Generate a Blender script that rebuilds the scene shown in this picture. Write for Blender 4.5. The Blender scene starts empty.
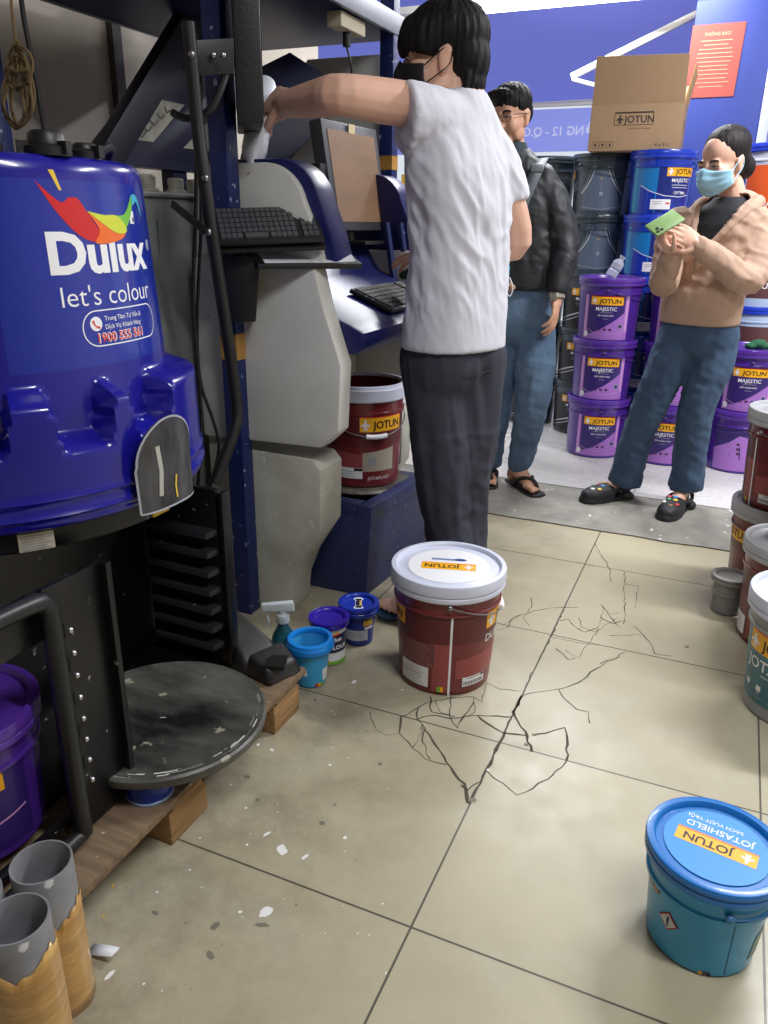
import bpy, bmesh, math, random
from mathutils import Vector, Matrix, noise
random.seed(7)
V = Vector
scene = bpy.context.scene
col = scene.collection

# ------------------------------------------------------------------ camera
CAM_H = 1.226
F_PX, CX, CY = 776.0, 384.0, 512.0
CR = V((0.91558962, 0.40191154, 0.01275802))      # right
CD = V((0.15204775, -0.31665758, -0.93627424))    # image down
CF = V((-0.3722595, 0.8591828, -0.35103814))      # forward
cam_d = bpy.data.cameras.new('camera')
cam = bpy.data.objects.new('camera', cam_d)
col.objects.link(cam)
m3 = Matrix((CR, -CD, -CF)).transposed()
cam.matrix_world = Matrix.Translation((0, 0, CAM_H)) @ m3.to_4x4()
cam_d.sensor_width = 36.0
cam_d.lens = F_PX / 1024.0 * 36.0
cam_d.clip_start = 0.02
scene.camera = cam

def at(px, py, Y):
    r = CR * ((px - CX) / F_PX) + CD * ((py - CY) / F_PX) + CF
    return V((0, 0, CAM_H)) + r * (Y / r.y)
def on_floor(px, py, z=0.0):
    r = CR * ((px - CX) / F_PX) + CD * ((py - CY) / F_PX) + CF
    return V((0, 0, CAM_H)) + r * ((z - CAM_H) / r.z)

# ------------------------------------------------------------------ world and light
w = bpy.data.worlds.new('world')
scene.world = w
w.use_nodes = True
bg = w.node_tree.nodes['Background']
bg.inputs['Color'].default_value = (0.86, 0.92, 1.0, 1)
bg.inputs['Strength'].default_value = 1.02

def area(name, loc, rot, sx, sy, power, color=(0.95, 0.97, 1.0)):
    d = bpy.data.lights.new(name, 'AREA')
    d.shape = 'RECTANGLE'; d.size = sx; d.size_y = sy
    d.energy = power; d.color = color
    o = bpy.data.objects.new(name, d)
    col.objects.link(o)
    o.location = loc; o.rotation_euler = rot
    return o
LAMPS = [((0.95, 3.2, 2.70), 0.0, 112), ((0.55, 0.75, 2.70), 0.0, 52), ((-0.9, 4.75, 2.70), 0.0, 92)]
for i, (p, rz, pw) in enumerate(LAMPS):
    area('lamp_light', (p[0], p[1], p[2] - 0.03), (0, 0, rz), 1.2, 0.12, pw)

vs = scene.view_settings
vs.view_transform = 'Standard'
vs.look = 'None'
vs.gamma = 1.0
vs.use_curve_mapping = False
vs.exposure = -0.3

# ------------------------------------------------------------------ materials
def lin(c):
    return tuple(((x / 255.0) / 12.92 if x / 255.0 <= 0.04045 else ((x / 255.0 + 0.055) / 1.055) ** 2.4) for x in c)
MATS = {}
def mat(name, c, rough=0.5, metal=0.0, var=0.0, scale=8.0, bump=0.0, bscale=None, c2=None, spec=0.5, stretch=None,
        trans=0.0, alpha=1.0, speck=None, speck_amt=0.0, speck_scale=60.0, coat=0.0):
    if name in MATS: return MATS[name]
    m = bpy.data.materials.new(name); m.use_nodes = True
    nt = m.node_tree; N = nt.nodes; L = nt.links
    b = N['Principled BSDF']
    c = lin(c)
    b.inputs['Base Color'].default_value = (*c, 1)
    b.inputs['Roughness'].default_value = rough
    b.inputs['Metallic'].default_value = metal
    b.inputs['Specular IOR Level'].default_value = spec
    b.inputs['Transmission Weight'].default_value = trans
    b.inputs['Alpha'].default_value = alpha
    b.inputs['Coat Weight'].default_value = coat
    tc = N.new('ShaderNodeTexCoord'); mp = N.new('ShaderNodeMapping')
    L.new(tc.outputs['Object'], mp.inputs['Vector'])
    if stretch: mp.inputs['Scale'].default_value = stretch
    colsock = None
    if var > 0 or c2:
        n = N.new('ShaderNodeTexNoise'); n.inputs['Scale'].default_value = scale
        n.inputs['Detail'].default_value = 6; n.inputs['Roughness'].default_value = 0.6
        L.new(mp.outputs['Vector'], n.inputs['Vector'])
        rp = N.new('ShaderNodeValToRGB')
        rp.color_ramp.elements[0].position = 0.32; rp.color_ramp.elements[1].position = 0.68
        a = lin(c2) if c2 else tuple(x * (1 - var) for x in c)
        d = c if c2 else tuple(min(1, x * (1 + var)) for x in c)
        rp.color_ramp.elements[0].color = (*a, 1); rp.color_ramp.elements[1].color = (*d, 1)
        L.new(n.outputs['Fac'], rp.inputs['Fac'])
        colsock = rp.outputs['Color']
    if speck:
        n2 = N.new('ShaderNodeTexNoise'); n2.inputs['Scale'].default_value = speck_scale
        n2.inputs['Detail'].default_value = 3
        L.new(tc.outputs['Object'], n2.inputs['Vector'])
        r2 = N.new('ShaderNodeValToRGB')
        r2.color_ramp.elements[0].position = 0.70 - speck_amt; r2.color_ramp.elements[1].position = 0.73 - speck_amt
        L.new(n2.outputs['Fac'], r2.inputs['Fac'])
        mx = N.new('ShaderNodeMix'); mx.data_type = 'RGBA'
        L.new(r2.outputs['Color'], mx.inputs['Factor'])
        if colsock: L.new(colsock, mx.inputs['A'])
        else: mx.inputs['A'].default_value = (*c, 1)
        mx.inputs['B'].default_value = (*lin(speck), 1)
        colsock = mx.outputs['Result']
    if colsock: L.new(colsock, b.inputs['Base Color'])
    if bump > 0:
        n3 = N.new('ShaderNodeTexNoise'); n3.inputs['Scale'].default_value = bscale or scale
        n3.inputs['Detail'].default_value = 5
        L.new(mp.outputs['Vector'], n3.inputs['Vector'])
        bp = N.new('ShaderNodeBump'); bp.inputs['Strength'].default_value = bump; bp.inputs['Distance'].default_value = 0.01
        L.new(n3.outputs['Fac'], bp.inputs['Height']); L.new(bp.outputs['Normal'], b.inputs['Normal'])
    MATS[name] = m
    return m
def emit(name, c, s):
    if name in MATS: return MATS[name]
    m = bpy.data.materials.new(name); m.use_nodes = True
    b = m.node_tree.nodes['Principled BSDF']
    b.inputs['Base Color'].default_value = (*lin(c), 1)
    b.inputs['Emission Color'].default_value = (*lin(c), 1); b.inputs['Emission Strength'].default_value = s
    MATS[name] = m
    return m
def translucent(name, c, fac=0.6):
    if name in MATS: return MATS[name]
    m = bpy.data.materials.new(name); m.use_nodes = True
    nt = m.node_tree; N = nt.nodes; N.clear()
    o = N.new('ShaderNodeOutputMaterial'); a = N.new('ShaderNodeBsdfDiffuse'); t = N.new('ShaderNodeBsdfTranslucent')
    mx = N.new('ShaderNodeMixShader'); mx.inputs[0].default_value = fac
    for s in (a, t): s.inputs['Color'].default_value = (*lin(c), 1)
    nz = N.new('ShaderNodeTexNoise'); nz.inputs['Scale'].default_value = 1.3; nz.inputs['Detail'].default_value = 4
    tc = N.new('ShaderNodeTexCoord'); nt.links.new(tc.outputs['Object'], nz.inputs['Vector'])
    bp = N.new('ShaderNodeBump'); bp.inputs['Strength'].default_value = 0.35; bp.inputs['Distance'].default_value = 0.05
    nt.links.new(nz.outputs['Fac'], bp.inputs['Height']); nt.links.new(bp.outputs['Normal'], a.inputs['Normal'])
    nt.links.new(a.outputs[0], mx.inputs[1]); nt.links.new(t.outputs[0], mx.inputs[2]); nt.links.new(mx.outputs[0], o.inputs['Surface'])
    MATS[name] = m
    return m

WHITE = mat('white_print', (236, 236, 240), 0.5)
BLACK = mat('black_print', (18, 18, 22), 0.5)
YELLOW = mat('yellow_print', (247, 178, 18), 0.45)
RED = mat('red_print', (214, 40, 38), 0.45)
ORANGE = mat('orange_print', (240, 110, 30), 0.45)
GREENP = mat('green_print', (120, 180, 50), 0.45)
GREY = mat('grey_print', (150, 152, 158), 0.5)
STEEL = mat('steel', (170, 170, 172), 0.3, 1.0)
WIRE = mat('wire', (150, 150, 155), 0.35, 0.8)
BLACKP = mat('black_plastic', (17, 17, 20), 0.45, var=0.25, scale=20)
BLACKM = mat('black_metal', (9, 9, 12), 0.35, 0.0, speck=(120, 120, 125), speck_amt=0.0, speck_scale=45)
BLACKS = mat('black_scuffed_metal', (24, 24, 26), 0.42, 0.0, c2=(104, 103, 96), scale=3.6, bump=0.05, stretch=(1, 2.2, 1), speck=(150, 148, 130), speck_amt=0.03, speck_scale=16)
NAVY = mat('navy_enamel', (22, 27, 84), 0.35, var=0.12, scale=6, speck=(90, 95, 140), speck_amt=-0.01, speck_scale=55)
NAVYP = mat('navy_post', (18, 34, 92), 0.45, var=0.15, scale=10, speck=(150, 160, 185), speck_amt=0.03, speck_scale=42)
NAVYS = mat('navy_spattered', (30, 38, 96), 0.5, var=0.3, scale=9, speck=(110, 116, 136), speck_amt=0.035, speck_scale=75, c2=(48, 55, 78))
GREYM = mat('machine_grey', (204, 204, 198), 0.5, var=0.07, scale=5, speck=(120, 118, 108), speck_amt=-0.03, speck_scale=18, bump=0.03, bscale=14)
GREYD = mat('machine_grey_dirty', (200, 200, 188), 0.6, c2=(168, 166, 152), scale=6, speck=(205, 203, 190), speck_amt=0.05, speck_scale=50)
SKIN = mat('skin', (216, 170, 148), 0.5, var=0.06, scale=10)
SKIN2 = mat('skin_fair', (218, 172, 150), 0.5, var=0.06, scale=10)
SKIN3 = mat('skin_tan', (200, 152, 126), 0.5, var=0.06, scale=10)
HAIR = mat('hair', (17, 15, 17), 0.62, bump=0.7, bscale=60, stretch=(1, 1, 0.15), spec=0.22)
CLEAR = mat('clear_plastic', (225, 230, 240), 0.16, trans=0.65)

# ------------------------------------------------------------------ helpers
def link(o, parent=None):
    col.objects.link(o)
    if parent: o.parent = parent
    return o
def tag(o, label, cat, group=None):
    o['label'] = label; o['category'] = cat
    if group: o['group'] = group
    return o
def thing(name, label, cat, loc=(0, 0, 0), rz=0.0, group=None):
    o = bpy.data.objects.new(name, None); o.empty_display_size = 0.05
    link(o); o.location = loc; o.rotation_euler = (0, 0, rz)
    return tag(o, label, cat, group)
def struct(o):
    o['kind'] = 'structure'; return o
def finish(name, me, mats, parent=None, sharp=35):
    for m in (mats if isinstance(mats, (list, tuple)) else [mats]): me.materials.append(m)
    if sharp is not None and len(me.polygons):
        me.polygons.foreach_set('use_smooth', [True] * len(me.polygons))
        me.set_sharp_from_angle(angle=math.radians(sharp))
    me.update()
    return link(bpy.data.objects.new(name, me), parent)

class MB:
    def __init__(s): s.v = []; s.f = []; s.m = []
    def add(s, vs, fs, mi=0):
        o = len(s.v); s.v += [V(p) for p in vs]
        s.f += [tuple(i + o for i in f) for f in fs]; s.m += [mi] * len(fs)
        return s
    def box(s, c, d, mi=0, rz=0.0, M=None):
        x, y, z = d[0] / 2, d[1] / 2, d[2] / 2
        vs = [V((a * x, b * y, e * z)) for e in (-1, 1) for b in (-1, 1) for a in (-1, 1)]
        R = M if M else Matrix.Rotation(rz, 3, 'Z')
        return s.add([R @ p + V(c) for p in vs], [(0, 2, 3, 1), (4, 5, 7, 6), (0, 1, 5, 4), (2, 6, 7, 3), (0, 4, 6, 2), (1, 3, 7, 5)], mi)
    def hexa(s, p8, mi=0):  # bottom 4 (ccw from above) then top 4
        return s.add(p8, [(3, 2, 1, 0), (4, 5, 6, 7), (0, 1, 5, 4), (1, 2, 6, 5), (2, 3, 7, 6), (3, 0, 4, 7)], mi)
    def lathe(s, prof, n=48, mi=0, c=(0, 0, 0), mis=None):
        o = len(s.v); c = V(c); rings = []
        for r, z in prof:
            if r < 1e-6:
                s.v.append(c + V((0, 0, z))); rings.append([len(s.v) - 1])
            else:
                st = len(s.v)
                for k in range(n):
                    a = 2 * math.pi * k / n
                    s.v.append(c + V((r * math.cos(a), r * math.sin(a), z)))
                rings.append(list(range(st, st + n)))
        for i in range(len(rings) - 1):
            A, B = rings[i], rings[i + 1]; mm = mis[i] if mis else mi
            for k in range(n):
                j = (k + 1) % n
                if len(A) == 1 and len(B) == 1: continue
                if len(A) == 1: s.f.append((A[0], B[j], B[k]))
                elif len(B) == 1: s.f.append((A[k], A[j], B[0]))
                else: s.f.append((A[k], A[j], B[j], B[k]))
                s.m.append(mm)
        return s
    def prism(s, poly, ext, mi=0):
        poly = [V(p) for p in poly]; e = V(ext); n = len(poly)
        fs = [tuple(range(n - 1, -1, -1)), tuple(range(n, 2 * n))] + [(i, (i + 1) % n, n + (i + 1) % n, n + i) for i in range(n)]
        return s.add(poly + [p + e for p in poly], fs, mi)
    def tube(s, pts, r, n=10, mi=0, cap=True):
        pts = [V(p) for p in pts]; rs = r if isinstance(r, (list, tuple)) else [r] * len(pts)
        o = len(s.v); u = None
        for i, p in enumerate(pts):
            t = (pts[min(i + 1, len(pts) - 1)] - pts[max(i - 1, 0)]).normalized()
            if u is None: u = t.orthogonal().normalized()
            else: u = (u - t * u.dot(t)).normalized()
            w2 = t.cross(u)
            for k in range(n):
                a = 2 * math.pi * k / n
                s.v.append(p + (u * math.cos(a) + w2 * math.sin(a)) * rs[i])
        for i in range(len(pts) - 1):
            for k in range(n):
                j = (k + 1) % n
                s.f.append((o + i * n + k, o + i * n + j, o + (i + 1) * n + j, o + (i + 1) * n + k)); s.m.append(mi)
        if cap:
            s.f.append(tuple(o + k for k in range(n - 1, -1, -1))); s.m.append(mi)
            e = o + (len(pts) - 1) * n
            s.f.append(tuple(e + k for k in range(n))); s.m.append(mi)
        return s
    def ell(s, c, rad, mi=0, n=14, M=None):
        c = V(c); vs = []; fs = []
        for i in range(n + 1):
            th = math.pi * i / n
            for k in range(2 * n):
                a = math.pi * k / n
                p = V((rad[0] * math.sin(th) * math.cos(a), rad[1] * math.sin(th) * math.sin(a), rad[2] * math.cos(th)))
                vs.append(c + (M @ p if M else p))
        for i in range(n):
            for k in range(2 * n):
                j = (k + 1) % (2 * n)
                fs.append((i * 2 * n + k, (i + 1) * 2 * n + k, (i + 1) * 2 * n + j, i * 2 * n + j))
        return s.add(vs, fs, mi)
    def mesh(s, name, bevel=0.0, bseg=2, bang=40, merge=False):
        me = bpy.data.meshes.new(name)
        me.from_pydata([tuple(p) for p in s.v], [], s.f)
        me.polygons.foreach_set('material_index', s.m)
        bm = bmesh.new(); bm.from_mesh(me)
        bmesh.ops.remove_doubles(bm, verts=bm.verts, dist=1e-6)
        bmesh.ops.recalc_face_normals(bm, faces=bm.faces)
        if bevel > 0:
            es = [e for e in bm.edges if len(e.link_faces) == 2 and e.calc_face_angle(0) > math.radians(bang)]
            bmesh.ops.bevel(bm, geom=es, offset=bevel, segments=bseg, affect='EDGES', profile=0.6, clamp_overlap=True)
        bm.to_mesh(me); bm.free()
        return me
    def build(s, name, mats, parent=None, bevel=0.0, sharp=35, bseg=2):
        return finish(name, s.mesh(name, bevel, bseg), mats, parent, sharp)

def spline(pts, k=6):
    pts = [V(p) for p in pts]; out = []
    for i in range(len(pts) - 1):
        p0, p1, p2, p3 = pts[max(i - 1, 0)], pts[i], pts[i + 1], pts[min(i + 2, len(pts) - 1)]
        for j in range(k):
            t = j / k
            out.append(0.5 * ((2 * p1) + (p2 - p0) * t + (2 * p0 - 5 * p1 + 4 * p2 - p3) * t * t + (3 * p1 - p0 - 3 * p2 + p3) * t ** 3))
    out.append(pts[-1])
    return out
def copy_tree(o, parent=None):
    c = o.copy(); col.objects.link(c)
    if parent: c.parent = parent
    for ch in o.children: copy_tree(ch, c)
    return c
def smoothmesh(me, it):
    bm = bmesh.new(); bm.from_mesh(me)
    for _ in range(it): bmesh.ops.smooth_vert(bm, verts=bm.verts, factor=0.5, use_axis_x=True, use_axis_y=True, use_axis_z=True)
    bm.to_mesh(me); bm.free()
def voxel(mb, size, it=2):
    me = bpy.data.meshes.new('tmp')
    me.from_pydata([tuple(p) for p in mb.v], [], mb.f)
    bm = bmesh.new(); bm.from_mesh(me); bmesh.ops.recalc_face_normals(bm, faces=bm.faces); bm.to_mesh(me); bm.free()
    o = bpy.data.objects.new('tmp', me); col.objects.link(o)
    md = o.modifiers.new('r', 'REMESH'); md.mode = 'VOXEL'; md.voxel_size = size
    dg = bpy.context.evaluated_depsgraph_get()
    out = bpy.data.meshes.new_from_object(o.evaluated_get(dg))
    bpy.data.objects.remove(o); bpy.data.meshes.remove(me)
    smoothmesh(out, it)
    return out
def displace(me, fn):
    ns = [v.normal.copy() for v in me.vertices]
    for v, n in zip(me.vertices, ns):
        d = fn(v.co)
        if d: v.co = v.co + n * d
    me.update()

# ------------------------------------------------------------------ printed decals (text and shapes laid on a surface)
TXT = {}
def text_geo(s, bold):
    k = (s, bold)
    if k in TXT: return TXT[k]
    cu = bpy.data.curves.new('t', 'FONT'); cu.body = s; cu.size = 1.0; cu.resolution_u = 3; cu.offset = bold
    o = bpy.data.objects.new('t', cu); col.objects.link(o)
    dg = bpy.context.evaluated_depsgraph_get()
    me = bpy.data.meshes.new_from_object(o.evaluated_get(dg))
    vs = [(v.co.x, v.co.y) for v in me.vertices]; fs = [tuple(p.vertices) for p in me.polygons]
    bpy.data.objects.remove(o); bpy.data.curves.remove(cu); bpy.data.meshes.remove(me)
    if not vs: vs = [(0, 0)]
    TXT[k] = (vs, fs, min(v[0] for v in vs), max(v[0] for v in vs))
    return TXT[k]
class Decal:
    def __init__(s): s.v = []; s.f = []; s.m = []; s.mats = []
    def mi(s, m):
        if m not in s.mats: s.mats.append(m)
        return s.mats.index(m)
    def poly(s, pts, m, layer=1):
        o = len(s.v); s.v += [(p[0], p[1], layer) for p in pts]
        s.f.append(tuple(range(o, o + len(pts)))); s.m.append(s.mi(m)); return s
    def rect(s, u0, v0, u1, v1, m, layer=1): return s.poly([(u0, v0), (u1, v0), (u1, v1), (u0, v1)], m, layer)
    def oval(s, u, v, a, b, m, layer=1, n=20):
        return s.poly([(u + a * math.cos(2 * math.pi * k / n), v + b * math.sin(2 * math.pi * k / n)) for k in range(n)], m, layer)
    def ribbon(s, pts, w, m, layer=1):
        n = len(pts)
        for i in range(n - 1):
            a, b = V((*pts[i], 0)), V((*pts[i + 1], 0)); t = (b - a)
            if t.length < 1e-7: continue
            q = V((-t.y, t.x, 0)).normalized()
            wa = w if not isinstance(w, list) else w[i]; wb = w if not isinstance(w, list) else w[i + 1]
            s.poly([(a - q * wa / 2)[:2], (b - q * wb / 2)[:2], (b + q * wb / 2)[:2], (a + q * wa / 2)[:2]], m, layer)
        return s
    def rrect(s, u0, v0, u1, v1, r, w, m, layer=1):
        pts = []
        for cx, cy, a0 in ((u1 - r, v1 - r, 0), (u0 + r, v1 - r, 90), (u0 + r, v0 + r, 180), (u1 - r, v0 + r, 270)):
            for k in range(7):
                a = math.radians(a0 + 15 * k); pts.append((cx + r * math.cos(a), cy + r * math.sin(a)))
        pts.append(pts[0])
        return s.ribbon(pts, w, m, layer)
    def text(s, t, u, v, h, m, layer=2, bold=0.0, align='c', sx=1.0, flip=False, rot=0.0):
        vs, fs, x0, x1 = text_geo(t, bold)
        k = h / 0.72; o = len(s.v)
        off = {'c': (x0 + x1) / 2, 'l': x0, 'r': x1}[align]
        cr, sr = math.cos(rot), math.sin(rot)
        for x, y in vs:
            a = (x - off) * k * sx * (-1 if flip else 1); b = y * k
            s.v.append((u + a * cr - b * sr, v + a * sr + b * cr, layer))
        s.f += [tuple(i + o for i in f) for f in fs]; s.m += [s.mi(m)] * len(fs)
        return s
    def penguin(s, u, v, h, body=WHITE, layer=2):   # small standing bird with spread wings
        k = h / 1.0
        s.oval(u, v + 0.42 * k, 0.17 * k, 0.34 * k, body, layer, 14)
        s.oval(u + 0.02 * k, v + 0.84 * k, 0.12 * k, 0.13 * k, body, layer, 12)
        for sg in (-1, 1):
            s.poly([(u + sg * 0.12 * k, v + 0.66 * k), (u + sg * 0.44 * k, v + 0.42 * k), (u + sg * 0.40 * k, v + 0.30 * k), (u + sg * 0.14 * k, v + 0.42 * k)], body, layer)
            s.poly([(u + sg * 0.02 * k, v), (u + sg * 0.24 * k, v), (u + sg * 0.16 * k, v + 0.16 * k), (u + sg * 0.05 * k, v + 0.16 * k)], body, layer)
        return s
    def brand(s, u, v, w, h, layer=1, bg=YELLOW, fg=BLACK, edge=RED):
        s.rect(u - w / 2, v - h / 2, u + w / 2, v + h / 2, bg, layer)
        if edge: s.rect(u - w / 2, v + h / 2, u + w / 2, v + h / 2 + h * 0.1, edge, layer)
        s.penguin(u - w * 0.385, v - h * 0.38, h * 0.78, WHITE if bg is YELLOW else fg, layer + 1)
        s.text('JOTUN', u + w * 0.10, v - h * 0.27, h * 0.54, fg, layer + 1, 0.022, sx=(w * 0.68) / (h * 0.54 * 4.55))
        return s
    def build(s, name, mapf, parent, du=0.01, dv=0.05, eps=0.0006):
        me = bpy.data.meshes.new(name)
        me.from_pydata([(a, b, c * 0.0001) for a, b, c in s.v], [], s.f)
        me.polygons.foreach_set('material_index', s.m)
        bm = bmesh.new(); bm.from_mesh(me)
        us = [v.co.x for v in bm.verts]; vv = [v.co.y for v in bm.verts]
        for ax, lo, hi, d in ((0, min(us), max(us), du), (1, min(vv), max(vv), dv)):
            if d is None: continue
            n = int((hi - lo) / d)
            for k in range(1, n + 1):
                p = [0, 0, 0]; p[ax] = lo + d * k; nn = [0, 0, 0]; nn[ax] = 1
                bmesh.ops.bisect_plane(bm, geom=list(bm.verts) + list(bm.edges) + list(bm.faces), plane_co=p, plane_no=nn, dist=1e-7)
        for v in bm.verts:
            v.co = mapf(v.co.x, v.co.y, (round(v.co.z / 0.0001)) * eps)
        bm.to_mesh(me); bm.free()
        o = finish(name, me, s.mats, parent, None)
        return o
def cyl_map(rf, phi0):
    def f(u, v, d):
        r = rf(v) ; a = phi0 + u / r
        return V(((r + d) * math.cos(a), (r + d) * math.sin(a), v))
    return f
def flat_map(o, ux, uy, n):
    o, ux, uy, n = V(o), V(ux), V(uy), V(n)
    return lambda u, v, d: o + ux * u + uy * v + n * d

# ================================================================== THE SETTING
TILE = 0.6
def floor_mat(name, base, grout, ox, oy, tw, dirt=True, rough=0.3):
    m = bpy.data.materials.new(name); m.use_nodes = True
    nt = m.node_tree; N = nt.nodes; L = nt.links; b = N['Principled BSDF']
    tc = N.new('ShaderNodeTexCoord'); mp = N.new('ShaderNodeMapping')
    mp.inputs['Location'].default_value = (-ox / tw, -oy / tw, 0); mp.inputs['Scale'].default_value = (1 / tw, 1 / tw, 1)
    L.new(tc.outputs['Object'], mp.inputs['Vector'])
    sp = N.new('ShaderNodeSeparateXYZ'); L.new(mp.outputs['Vector'], sp.inputs[0])
    def math_(op, a, bv=None):
        n = N.new('ShaderNodeMath'); n.operation = op
        for i, x in enumerate((a, bv)):
            if x is None: continue
            if isinstance(x, (int, float)): n.inputs[i].default_value = x
            else: L.new(x, n.inputs[i])
        return n.outputs[0]
    es = []
    for ax in ('X', 'Y'):
        fr = math_('FRACT', sp.outputs[ax]); d = math_('ABSOLUTE', math_('SUBTRACT', fr, 0.5))
        es.append(math_('GREATER_THAN', d, 0.5 - 0.0022 / tw))
    g = math_('MAXIMUM', es[0], es[1])
    wn = N.new('ShaderNodeTexWhiteNoise'); wn.noise_dimensions = '2D'
    fl = N.new('ShaderNodeVectorMath'); fl.operation = 'FLOOR'; L.new(mp.outputs['Vector'], fl.inputs[0]); L.new(fl.outputs[0], wn.inputs['Vector'])
    n1 = N.new('ShaderNodeTexNoise'); n1.inputs['Scale'].default_value = 2.2; n1.inputs['Detail'].default_value = 9; n1.inputs['Roughness'].default_value = 0.62
    L.new(tc.outputs['Object'], n1.inputs['Vector'])
    r1 = N.new('ShaderNodeValToRGB'); c = lin(base)
    r1.color_ramp.elements[0].position = 0.3; r1.color_ramp.elements[1].position = 0.7
    r1.color_ramp.elements[0].color = (*[x * (0.86 if dirt else 0.97) for x in c], 1); r1.color_ramp.elements[1].color = (*[x * (1.08 if dirt else 1.02) for x in c], 1)
    L.new(n1.outputs['Fac'], r1.inputs['Fac'])
    hs = N.new('ShaderNodeHueSaturation'); L.new(r1.outputs['Color'], hs.inputs['Color'])
    L.new(math_('ADD', math_('MULTIPLY', wn.outputs['Value'], 0.08), 0.96), hs.inputs['Value'])
    cs = hs.outputs['Color']
    if dirt:
        # brown grey grime that gathers by the machines (x below -0.4)
        sx = N.new('ShaderNodeSeparateXYZ'); L.new(tc.outputs['Object'], sx.inputs[0])
        mr = N.new('ShaderNodeMapRange'); mr.inputs['From Min'].default_value = -0.30; mr.inputs['From Max'].default_value = -0.95
        L.new(sx.outputs['X'], mr.inputs['Value'])
        n2 = N.new('ShaderNodeTexNoise'); n2.inputs['Scale'].default_value = 5.5; n2.inputs['Detail'].default_value = 10; n2.inputs['Roughness'].default_value = 0.7
        L.new(tc.outputs['Object'], n2.inputs['Vector'])
        r2 = N.new('ShaderNodeValToRGB'); r2.color_ramp.elements[0].position = 0.42; r2.color_ramp.elements[1].position = 0.72
        L.new(n2.outputs['Fac'], r2.inputs['Fac'])
        fac = math_('MULTIPLY', math_('ADD', math_('MULTIPLY', r2.outputs['Color'], 0.9), 0.16), mr.outputs['Result'])
        mx = N.new('ShaderNodeMix'); mx.data_type = 'RGBA'; L.new(fac, mx.inputs['Factor']); L.new(cs, mx.inputs['A'])
        mx.inputs['B'].default_value = (*lin((112, 103, 88)), 1)
        cs = mx.outputs['Result']
        # pale dry scuffing in the walkway
        n4 = N.new('ShaderNodeTexNoise'); n4.inputs['Scale'].default_value = 1.6; n4.inputs['Detail'].default_value = 12; n4.inputs['Roughness'].default_value = 0.75
        mp4 = N.new('ShaderNodeMapping'); mp4.inputs['Location'].default_value = (3.1, 1.7, 0); L.new(tc.outputs['Object'], mp4.inputs['Vector']); L.new(mp4.outputs['Vector'], n4.inputs['Vector'])
        r4 = N.new('ShaderNodeValToRGB'); r4.color_ramp.elements[0].position = 0.5; r4.color_ramp.elements[1].position = 0.78
        L.new(n4.outputs['Fac'], r4.inputs['Fac'])
        m4 = N.new('ShaderNodeMix'); m4.data_type = 'RGBA'; L.new(math_('MULTIPLY', r4.outputs['Color'], 0.55), m4.inputs['Factor']); L.new(cs, m4.inputs['A'])
        m4.inputs['B'].default_value = (*lin((198, 194, 180)), 1)
        cs = m4.outputs['Result']
    mg = N.new('ShaderNodeMix'); mg.data_type = 'RGBA'; L.new(g, mg.inputs['Factor']); L.new(cs, mg.inputs['A'])
    mg.inputs['B'].default_value = (*lin(grout), 1)
    L.new(mg.outputs['Result'], b.inputs['Base Color'])
    n3 = N.new('ShaderNodeTexNoise'); n3.inputs['Scale'].default_value = 14; n3.inputs['Detail'].default_value = 8
    L.new(tc.outputs['Object'], n3.inputs['Vector'])
    mr3 = N.new('ShaderNodeMapRange'); mr3.inputs['To Min'].default_value = rough - 0.08; mr3.inputs['To Max'].default_value = rough + 0.18
    L.new(n3.outputs['Fac'], mr3.inputs['Value']); L.new(mr3.outputs['Result'], b.inputs['Roughness'])
    bp = N.new('ShaderNodeBump'); bp.inputs['Strength'].default_value = 0.5; bp.inputs['Distance'].default_value = 0.002
    L.new(math_('SUBTRACT', 1.0, g), bp.inputs['Height']); L.new(bp.outputs['Normal'], b.inputs['Normal'])
    return m

FLOOR = floor_mat('floor_tiles', (177, 168, 142), (84, 78, 68), -0.373, 1.013, 0.6)
WFLOOR = floor_mat('white_floor_tiles', (206, 204, 202), (130, 126, 120), -0.30, 3.60, 0.8, dirt=False, rough=0.22)
CRACK = mat('crack_dark', (78, 70, 60), 0.9)
CHIP = mat('cement_in_chips', (128, 120, 104), 0.9, var=0.2, scale=40)
SPLW = mat('splash_white', (228, 228, 225), 0.6)
SPLD = mat('splash_dark', (118, 112, 100), 0.6)
SPLY = mat('splash_yellow', (226, 190, 60), 0.6)
fb = MB()
fb.add([(-4.5, -2.5, 0), (3.5, -2.5, 0), (3.5, 3.2, 0), (-4.5, 3.2, 0)], [(0, 1, 2, 3)], 0)
fb.add([(-4.5, -2.5, -0.1), (3.5, -2.5, -0.1), (3.5, 3.2, -0.1), (-4.5, 3.2, -0.1)], [(3, 2, 1, 0)], 0)
def crack(px, w0, w1=None, mi=1, z=0.0005):
    pts = [on_floor(*p) for p in px]; w1 = w1 or w0; q = []
    dense = []
    for i in range(len(pts) - 1):                       # jagged in between
        L_ = (pts[i + 1] - pts[i]).length; k = max(1, int(L_ / 0.02))
        for j in range(k):
            p = pts[i].lerp(pts[i + 1], j / k)
            if j: p = p + V((random.uniform(-1, 1), random.uniform(-1, 1), 0)) * 0.004
            dense.append(p)
    dense.append(pts[-1])
    n = len(dense); L1, R1 = [], []
    for i, p in enumerate(dense):
        t = dense[min(i + 1, n - 1)] - dense[max(i - 1, 0)]
        s = V((-t.y, t.x, 0)).normalized(); ww = (w0 + (w1 - w0) * i / max(1, n - 1)) * random.uniform(0.4, 1.15) / 2
        L1.append(p + s * ww + V((0, 0, z))); R1.append(p - s * ww + V((0, 0, z)))
    fb.add(L1 + R1, [(i, n + i, n + i + 1, i + 1) for i in range(n - 1)], mi)
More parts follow.
